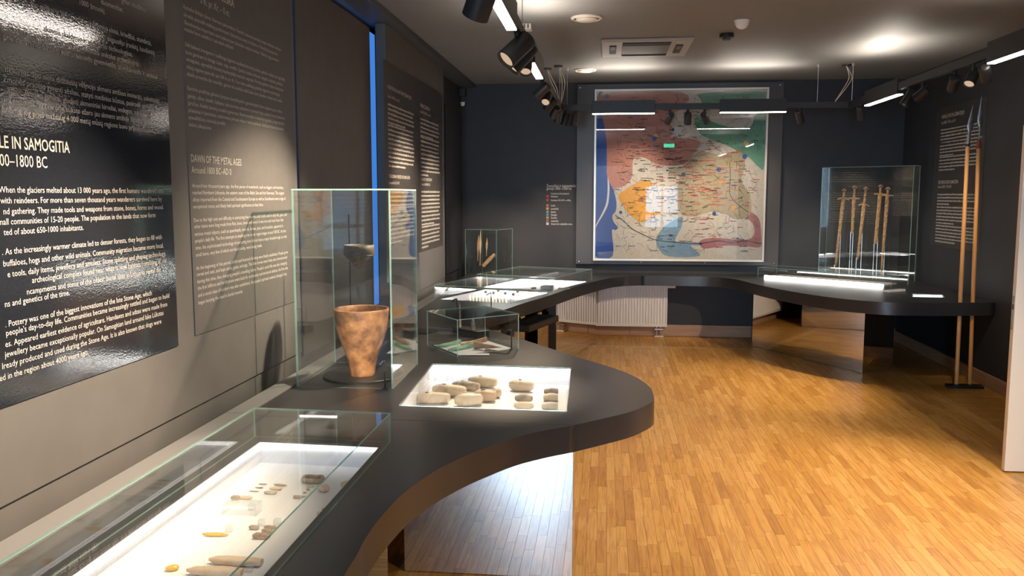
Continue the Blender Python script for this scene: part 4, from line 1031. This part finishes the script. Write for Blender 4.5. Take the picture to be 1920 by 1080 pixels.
m = MB(); m.tube([(0, 0, 0), (0, 0, a.z - TZ + .05)], .003, 6); o = m.build('support_rod', 'black_metal', loc=((a.x + b.x) / 2 - .03, fy + .02, TZ)); tag(o, 'thin rod carrying the slanted sheath', 'stand')

# ------------------------------------------------------------------ swords case G
def c9(x, y): return (1530 + x / 4.695, 310 + y / 4.695)
swords = [((250, 212), (172, 890), .12, 'leftmost rusty sword with drooping guard'), ((340, 186), (318, 600), .27, 'short sword with rounded pommel and straight guard'), ((440, 195), (366, 830), .24, 'rusty sword in the middle with curved guard'), ((570, 178), (524, 690), .16, 'broken rusty sword with blunt end'), ((634, 198), (578, 935), .10, 'rightmost pitted sword, the longest')]
for i, (tp, bt, gt, lb) in enumerate(swords):
    rr_ = ray(*c9((tp[0] + bt[0]) / 2, (tp[1] + bt[1]) / 2)); kx = rr_.x / rr_.y; A_ = GGr + h2 * .08
    dy = A_.y + h1.y * (kx * A_.y - A_.x) / (h1.x - kx * h1.y)      # on the middle line of the case
    a, b = ony(*c9(*bt), dy), ony(*c9(*tp), dy); L = (b - a).length; d = (b - a).normalized()
    e = empty('sword', a, (0, math.atan2(d.x, d.z), 0)); tag(e, lb, 'sword', 'swords in the tall case')
    W = .040
    bl = L * (1 - gt)
    vloft(e, 'blade', bl, W, .010, [(0, .9 if i == 3 else .3, .8), (.06, .95 if i == 3 else .7, 1), (1, 1.0, 1)], 'rust', seed=i + 9)
    gw = .125 if i != 2 else .11
    m = MB(); dr = -.018 if i in (0, 2) else 0.0
    m.tube([(-gw / 2, 0, bl + .008 + dr), (-gw / 4, 0, bl + .008 + dr * .2), (0, 0, bl + .010), (gw / 4, 0, bl + .008 + dr * .2), (gw / 2, 0, bl + .008 + dr)], [.007, .009, .010, .009, .007], 8); m.build('guard', 'rust', e, smooth=True)
    gl = L - bl
    if gl > .03:
        m = MB(); m.tube([(0, 0, bl), (0, 0, bl + gl * .4), (0, 0, L - .02)], [.014, .012, .012], 10); m.build('grip', 'rust', e, smooth=True)
        m = MB(); m.tube([(-.024, 0, L - .016), (-.012, 0, L - .004), (0, 0, L), (.012, 0, L - .004), (.024, 0, L - .016)], [.005, .009, .011, .009, .005], 8); m.build('pommel', 'rust', e, smooth=True)
    for k, zz in enumerate((a.z + .02, a.z + L * .55)):
        m = MB(); m.tube([(0, 0, 0), (0, 0, zz - TZ)], .003, 6); o = m.build('support_rod', 'wire', loc=(a.x + d.x * (zz - a.z) + (.012 if k else -.01), dy + .018, TZ)); tag(o, ('low' if k == 0 else 'high') + ' support rod behind the ' + lb, 'stand', 'sword support rods')

# ------------------------------------------------------------------ two long spears
bp = empty('spear_base', ((SP1.x + SP2.x) / 2 + .02, SP1.y, 0)); tag(bp, 'black floor plate holding the two upright spears', 'base')
m = MB(); m.prism([(-.17, -.05), (.13, -.05), (.15, .06), (-.15, .06)], 0, .02); m.build('plate', 'black_metal', bp)
for k, sx in enumerate((SP1.x, SP2.x)):
    m = MB(); m.lathe([(.030, .02), (.028, .028), (.024, .030)], 20, c=(sx - bp.location.x, 0, 0)); m.build('socket', 'black_metal', bp)
def spear(P, ut, vt, uj, vj, label, lean, kind):
    base = Vector((P.x, P.y, .022)); jn = ony(uj, vj, P.y); tp = ony(ut, vt, P.y)
    e = empty('long_spear', base); tag(e, label, 'spear', 'long spears')
    d = (jn - base)
    m = MB(); m.tube([(0, 0, 0), tuple(d * .5), tuple(d)], [.0165, .017, .015], 14); m.build('shaft', 'spear_wood', e, smooth=True, auto=50)
    L = (tp - jn).length; dd = (tp - jn).normalized()
    if kind == 0:
        m = MB(); m.tube([tuple(d * .995), tuple(d + dd * .10)], [.018, .010], 12); m.build('socket', 'iron', e, smooth=True)
        m = MB(); m.tube([tuple(d * .99), tuple(d * 1.0)], [.0185, .0185], 12); m.build('collar', 'black_metal', e)
    else:
        m = MB(); m.tube([tuple(d * .965), tuple(d + dd * .005)], [.0175, .016], 12); m.build('binding', 'rust_wrap', e, smooth=True)
    h = empty_part = vloft(e, 'spearhead', L, .052 if kind == 0 else .046, .014, [(0, .30, 1), (.28, .25, 1), (.36, .9, .8), (.48, 1, .7), (.8, .40, .5), (1, .03, .2)], 'iron', seed=3 + kind)
    h.location = d; h.rotation_euler = (0, math.atan2(dd.x, dd.z), 0)
spear(SP1, 1824.5, 196, 1814.5, 270, 'long spear with iron socket, the left of the two', 0, 0)
spear(SP2, 1840.5, 178, 1835.5, 262, 'long spear with red binding, the right of the two', 0, 1)

# ------------------------------------------------------------------ radiator
ra = empty('radiator', (.06, YB - .10, .12)); tag(ra, 'white ribbed panel radiator under the map', 'radiator')
RW, RH = 1.34, .50
m = MB()
P = []; nfl = 40
pts = []
for k in range(nfl):
    x0 = -RW / 2 + .015 + k * (RW - .03) / nfl; wd = (RW - .03) / nfl
    pts += [(x0, 0), (x0 + wd * .30, 0), (x0 + wd * .42, .010), (x0 + wd * .88, .010)]
pts.append((RW / 2 - .015, 0))
top = [(x, y, RH - .03) for x, y in pts]; bot = [(x, y, .03) for x, y in pts]
n = len(pts); m.add(bot + top, [(i, i + 1, n + i + 1, n + i) for i in range(n - 1)])
m.box((-RW / 2, .011, .0), (RW / 2, .05, RH)); m.box((-RW / 2, -.001, 0), (RW / 2, .011, .03)); m.box((-RW / 2, -.001, RH - .03), (RW / 2, .011, RH)); m.box((-RW / 2, -.001, .03), (-RW / 2 + .015, .011, RH - .03)); m.box((RW / 2 - .015, -.001, .03), (RW / 2, .011, RH - .03))
m.build('ribbed_panel', 'radiator', ra)
m = MB(); m.box((-RW / 2, -.001, RH), (RW / 2, .06, RH + .012)); m.build('top_grille', 'radiator', ra)
for dx in (.555, .60):
    m = MB(); m.tube([(dx, .03, 0), (dx, .03, -.112)], .009, 10); m.build('valve_pipe', 'chrome', ra)
m = MB(); m.tube([(.53, .02, -.03), (.63, .02, -.03)], .013, 10); m.build('valve_body', 'chrome', ra)
m = MB(); m.box((.53, .0, -.118), (.63, .06, -.108)); m.build('pipe_cover', 'radiator', ra)
m = MB(); m.tube([(.66, .02, RH - .03), (.76, .02, RH - .03)], .018, 12); m.build('thermostat', 'radiator', ra)

# ------------------------------------------------------------------ door leaf at the right
_d = onz(1883, 886, 0)
dl = empty('door_1', (_d.x, _d.y, 0)); tag(dl, 'cream door leaf standing open at the right edge', kind='structure')
m = MB(); m.box((0, 0, .008), (XR - _d.x - .02, .042, 2.05)); m.build('door_leaf', 'door_white', dl, bevel=.003)
m = MB(); m.box((-.0015, .010, .86), (0.0, .032, 1.06)); m.build('lock_plate', 'chrome', dl)
m = MB(); m.box((-.0025, .014, .98), (-.0015, .028, 1.01)); m.build('latch', 'dark_metal', dl)
for s_ in (-1, 1):
    m = MB(); yb_ = 0 if s_ < 0 else .042
    m.tube([(.06, yb_, 1.0), (.06, yb_ + s_ * .045, 1.0), (.17, yb_ + s_ * .05, 1.0)], .009, 10); m.build('door_handle', 'chrome', dl, smooth=True)
fd = MB(); fd.box((XR - .02, 4.10, 0), (XR + .17, 4.2, 2.2)); fd.box((XR - .02, 5.14, 0), (XR + .17, 5.22, 2.2)); fd.box((XR - .02, 4.2, 2.1), (XR + .17, 5.14, 2.2))
tag(fd.build('trim_3', 'door_white'), 'cream door frame in the right wall', kind='structure')

# ------------------------------------------------------------------ ceiling fittings
ac = empty('ceiling_air_unit', (.33, 7.70, ZC)); tag(ac, 'square grey air conditioning cassette in the ceiling', 'air conditioner')
m = MB(); m.prism([(-.38, -.44), (.38, -.44), (.38, .44), (-.38, .44)], -.018, 0); m.build('cassette_frame', 'plastic_grey', ac, bevel=.01)
m = MB(); m.prism([(-.36, -.42), (.36, -.42), (.31, -.37), (-.31, -.37)], -.024, -.017); m.build('outer_lip', 'plastic_grey', ac)
for (x0, x1, y0, y1) in ((-.20, .20, -.34, -.26), (-.20, .20, .27, .34), (-.31, -.25, -.20, .20), (.25, .31, -.20, .20)):
    m = MB(); m.box((x0, y0, -.026), (x1, y1, -.0175)); o = m.build('air_slot', 'gap_black', ac)
    v = MB(); v.quad_slab((x0 + .01, y0 + .01, -.030), (x1 - x0 - .02, 0, 0), (0, y1 - y0 - .02, .008), (0, 0, .003)); v.build('louvre', 'plastic_dark', ac)
m = MB(); m.box((-.20, -.22, -.028), (.20, .22, -.0175)); m.build('intake_grille', 'plastic_dark', ac, bevel=.004)
for (x, y, r, lb) in ((-.15, 6.40, .115, 'round air diffuser in the ceiling, the nearer one'), (-.22, 9.02, .115, 'round air diffuser in the ceiling close to the map wall')):
    e = empty('air_diffuser', (x, y, ZC)); tag(e, lb, 'air vent', 'round ceiling diffusers')
    m = MB(); m.lathe([(r, 0), (r, -.008), (r * .86, -.016), (r * .80, -.010), (r * .80, 0)], 40); m.build('outer_ring', 'cream_plastic', e, smooth=True, auto=40)
    m = MB(); m.lathe([(r * .79, -.001), (r * .79, -.004)], 40); m.build('dark_gap', 'gap_black', e)
    m = MB(); m.lathe([(r * .66, -.004), (r * .68, -.016), (r * .55, -.026), (r * .2, -.030)], 40); m.build('centre_disc', 'cream_plastic', e, smooth=True, auto=40)
e = empty('ceiling_sensor', (.99, 6.63, ZC)); tag(e, 'white dome lamp sensor on the ceiling', 'sensor')
m = MB(); m.lathe([(.058, 0), (.058, -.006)], 32); m.build('rim', 'white_paint', e)
m = MB(); m.lathe([(.055, -.006), (.050, -.03), (.036, -.052), (.016, -.062), (.002, -.064)], 32); m.build('dome', 'white_paint', e, smooth=True)
e = empty('smoke_detector', (.95, 7.15, ZC)); tag(e, 'small black smoke detector beside the white dome', 'detector')
m = MB(); m.lathe([(.055, 0), (.058, -.03), (.050, -.034)], 28); m.build('body', 'black_metal', e)
m = MB(); m.lathe([(.03, -.034), (.034, -.045), (.022, -.055)], 24); m.build('chamber', 'plastic_dark', e)
e = empty('ceiling_box', (-.63, 6.62, ZC)); tag(e, 'small ribbed junction box on the ceiling beside the left track', 'box')
m = MB(); m.box((-.06, -.06, -.04), (.06, .06, 0)); m.build('housing', 'cream_plastic', e, bevel=.004)
for k in range(4):
    m = MB(); m.box((-.05 + k * .027, -.063, -.036), (-.036 + k * .027, -.06, -.006)); m.build('rib', 'plastic_dark', e)
q = onx(869, 160, -1.66)
e = empty('motion_detector', (-1.66, 9.92, 2.70)); tag(e, 'small corner motion detector with white lens on the left wall', 'detector')
m = MB(); m.box((-.03, -.03, .08), (.04, .03, .17)); m.build('bracket', 'black_metal', e, bevel=.005)
m = MB(); m.lathe([(.004, 0), (.022, .006), (.028, .03), (.028, .045)], 20, c=(.012, -.03, -.035)); m.build('lens', 'white_paint', e, smooth=True, auto=40)

# ------------------------------------------------------------------ track lighting
TRX0, TRX1, TRY, TRZ = -.475, 2.40, 8.90, 2.535
xa = lambda u, v: ony(u, v, TRY - .03).x
LB = [(xa(1110, 217), xa(1228, 217)), (xa(1350, 216), xa(1475, 215))]
LL = [(1.2, 2.1), (3.58, 4.36), (5.45, 6.18)]; LR = [(1.2, 2.1), (4.75, 5.78), (7.45, 8.35)]
trk = empty('lighting_track', (.96, TRY, TRZ)); tag(trk, 'black lighting track hung in a U below the ceiling', 'lighting track')
def gaps(a, b, L):
    c = a
    for (p, q_) in L: yield (c, p - .001); c = q_ + .001
    yield (c, b)
def rsec(lo, hi):
    t = trk.location; m = MB(); m.box([a - b for a, b in zip(lo, t)], [a - b for a, b in zip(hi, t)]); m.build('rail_section', 'black_metal', trk, bevel=.002)
for (a, b) in gaps(-1.5, TRY + .02, LL): rsec((TRX0 - .02, a, TRZ - .03), (TRX0 + .02, b, TRZ + .03))
for (a, b) in gaps(-1.5, TRY + .02, LR): rsec((TRX1 - .02, a, TRZ - .03), (TRX1 + .02, b, TRZ + .03))
for (a, b) in gaps(TRX0 + .021, TRX1 - .021, LB): rsec((a, TRY - .02, TRZ - .03), (b, TRY + .02, TRZ + .03))
def linear(axis, a, b, fixed, label):
    L = b - a; c = (a + b) / 2
    e = empty('linear_light', (fixed, c, TRZ) if axis == 'y' else (c, fixed, TRZ), (0, 0, math.pi / 2 if axis == 'y' else 0)); tag(e, label, 'light', 'linear track lights')
    m = MB(); m.box((-L / 2, -.028, -.062), (L / 2, .028, .066)); m.build('housing', 'black_metal', e, bevel=.002)
    m = MB(); m.box((-L / 2 + .004, -.024, -.069), (L / 2 - .004, .024, -.0622)); m.build('diffuser', 'linear_glow', e)
    li = bpy.data.lights.new('uplight', 'AREA'); li.shape = 'RECTANGLE'; li.size = L * .96; li.size_y = .04; li.energy = UP_W * L / .75; li.color = (1.0, .9, .78); li.spread = math.radians(160)
    lo = bpy.data.objects.new('uplight', li); COL.objects.link(lo); lo.parent = e; lo.location = (0, 0, .068); lo.rotation_euler = (math.pi, 0, 0)
linear('x', LB[0][0], LB[0][1], TRY, 'linear light left of the three map spotlights')
linear('x', LB[1][0], LB[1][1], TRY, 'linear light right of the three map spotlights')
linear('y', 3.58, 4.36, TRX0, 'linear light on the left track, the nearest one in view')
linear('y', 5.45, 6.18, TRX0, 'linear light on the left track, the further small one')
linear('y', 7.45, 8.35, TRX1, 'linear light on the right track, the further one')
linear('y', 4.75, 5.78, TRX1, 'linear light on the right track at the picture edge')
linear('y', 1.2, 2.1, TRX0, 'linear light on the left track above the viewer')
linear('y', 1.2, 2.1, TRX1, 'linear light on the right track beside the viewer')
def spot(x, y, target, label, power=1.0, angle=42, lamp=True, size=1.0, col=WARM):
    loc = Vector((x, y, TRZ - .13)); d = (Vector(target) - loc).normalized()
    e = empty('track_spotlight', (x, y, TRZ)); tag(e, label, 'spotlight', 'track spotlights')
    r, L = .036 * size, .13 * size
    m = MB(); m.lathe([(.014, -.03), (.014, -.075), (.010, -.085)], 14); m.build('stem', 'black_metal', e)
    rot = d.to_track_quat('Z', 'Y').to_euler()
    m = MB(); m.lathe([(r * .55, -L * .5), (r * .9, -L * .46), (r, -L * .38), (r, L * .5), (r * .9, L * .5), (r * .86, L * .40)], 24); b = m.build('body', 'black_metal', e, loc=(0, 0, -.115), rot=rot, smooth=True, auto=40)
    m = MB(); m.lathe([(r * .85, L * .405), (r * .85, L * .42)], 24); m.build('lens', 'lens_glow' if lamp else 'dark_metal', b)
    if lamp:
        li = bpy.data.lights.new('lamp', 'SPOT'); li.energy = SPOT_W * power; li.spot_size = math.radians(angle); li.spot_blend = 1.0; li.color = col; li.shadow_soft_size = .03
        lo = bpy.data.objects.new('lamp', li); COL.objects.link(lo); lo.parent = e; lo.location = Vector((0, 0, -.115)) + d * (L * .55); lo.rotation_euler = d.to_track_quat('-Z', 'Y').to_euler()
    return e
spot(TRX0, 3.35, (pc.x + .02, pc.y, TZ + .2), 'spotlight hanging at the top edge before the nearest linear light', .5, 18, size=1.5)
spot(TRX0, 4.62, (XL, 3.75, 1.15), 'wide spotlight just past the nearest linear light', 2.2, 56, size=1.5)
spot(TRX0, 4.88, (-1.5, 4.5, 1.2), 'spotlight turned down beside the beaker case', .6, 50, size=1.4)
spot(TRX0, 5.15, (-.5, 4.0, TZ), 'spotlight tilted onto the stone axes', 2.4, 30)
spot(TRX0, 6.45, (XL, 6.8, 1.5), 'spotlight just past the further small linear light', 1.0, 55)
spot(TRX0, 6.95, (-.8, 5.0, TZ), 'spotlight on the left track pointing back to the rotated case', .7, 35)
spot(TRX0, 7.45, (XL, 7.9, 1.3), 'spotlight on the left track washing the far text boards', 1.0, 55)
spot(TRX0, 8.55, (-.6, 10, .95), 'spotlight at the very end of the left track by the corner', .4, 50)
spot(TRX0, 8.1, (-1.3, 9.7, 1.0), 'spotlight on the left track aimed at the corner case', 1.0, 40)
for u, t, lb in ((1060, (-.9, 9.0, .8), 'leftmost spotlight on the map track beside the corner wire'), (1078, (-.7, 9.7, .8), 'tilted spotlight with pale rim left of the linear lights'), (1256, (.25, 10, 1.6), 'left of the three spotlights hanging before the map'), (1290, (.9, 10, 1.2), 'middle of the three spotlights hanging before the map'), (1322, (1.5, 10, 1.6), 'right of the three spotlights hanging before the map'), (1500, (2.5, 9.6, 1.0), 'spotlight right of the linear lights on the map track')):
    spot(min(max(ony(u, 205, TRY).x, TRX0 + .05), TRX1 - .05), TRY, t, lb, .35 if u == 1500 else .5, 60)
spot(TRX1, 8.55, (2.9, 9.6, 1.2), 'spotlight on the right track nearest the far corner', .3, 45)
spot(TRX1, 7.25, (1.0, 7.4, 0), 'spotlight on the right track past the further linear light', 1.4, 70)
spot(TRX1, 6.95, (.4, 9.9, .3), 'spotlight on the right track aimed low under the map', 1.0, 40)
spot(TRX1, 6.35, (2.9, 8.8, 1.0), 'spotlight on the right track with dim body before the pair', .5, 45)
spot(TRX1, 6.05, (.9, 4.6, 0), 'spotlight with glowing round lens facing the viewer', 1.4, 80)
spot(TRX1, 5.85, (XR, 7.2, 1.3), 'spotlight next to the right edge linear light', .4, 50)
spot(TRX0, 2.4, (XL, 2.3, 1.0), 'spotlight on the left track above the near showcase', 2.3, 60)
spot(TRX0, .6, (XL, 1.0, 1.2), 'spotlight on the left track over the viewer', 1.0, 70)
spot(TRX0, .92, (pc.x + .05, pc.y - .1, TZ + .14), 'spotlight over the viewer aimed along the counter at the clay beaker', 7.0, 8.0)
spot(TRX1, 3.0, (1.0, 4.8, 0), 'spotlight on the right track over the floor near the viewer', 1.6, 85)
spot(TRX1, .6, (1.2, 2.8, 0), 'spotlight on the right track beside the viewer', .9, 70)
# suspension wires, power roses and cables
def wire_drop(x, y, label):
    e = empty('suspension_wire', (x, y, ZC)); tag(e, label, 'wire', 'suspension wires')
    m = MB(); m.lathe([(.012, 0), (.012, -.022), (.006, -.026)], 14); m.build('anchor', 'wire', e)
    m = MB(); m.tube([(0, 0, -.02), (0, 0, -(ZC - TRZ - .03))], .0022, 6); m.build('cable', 'wire', e)
for x, y, lb in ((TRX0 - .0, 8.86, 'suspension wire at the corner beside the looped cables'), (-.40, TRY, 'suspension wire left of the map on the ceiling'), (2.08, TRY, 'suspension wire right of the map'), (TRX1, 8.86, 'suspension wire at the right corner beside its cable loop'), (TRX0, 4.9, 'suspension wire beside the nearest linear light on the left track'), (TRX1, 5.0, 'suspension wire over the right edge linear light')):
    wire_drop(x, y, lb)
def rose(x, y, target, label, sx):
    e = empty('ceiling_rose', (x, y, ZC)); tag(e, label, 'ceiling rose', 'cable roses')
    m = MB(); m.lathe([(.045, 0), (.045, -.012), (.04, -.016)], 28); m.build('plate', 'dark_metal', e, smooth=True, auto=40)
    t = Vector(target) - Vector((x, y, ZC))
    for k, b in enumerate((.03, .055)):
        P = smooth_open([(0, 0, -.014), (sx * b, 0, -.12), (t.x * .4 + sx * b * .9, t.y * .4, t.z * .6), (t.x, t.y, t.z)], 8)
        m = MB(); m.tube(P, .0045, 8); m.build('flex', 'cable', e, smooth=True)
rose(-.60, 8.87, (TRX0, 8.8, TRZ + .03), 'left ceiling rose with looping cable above the track corner', 1)
rose(-.48, 8.70, (TRX0 + .02, 8.75, TRZ + .03), 'ceiling rose with two cables beside the corner wire', 1)
rose(2.36, 8.95, (2.25, 8.90, TRZ + .03), 'right ceiling rose with two hanging cables', 1)
# exit sign of the adjoining room, seen in the glass
e = empty('exit_sign', (1.57, -2.0, 2.87)); tag(e, 'green lit exit sign on the white beam behind the viewer', 'sign')
m = MB(); m.box((-.14, 0, -.05), (.14, .03, .05)); m.build('casing', 'exit_body', e)
m = MB(); m.box((-.13, .03, -.045), (.13, .032, .045)); m.build('lit_face', 'exit_glow', e)
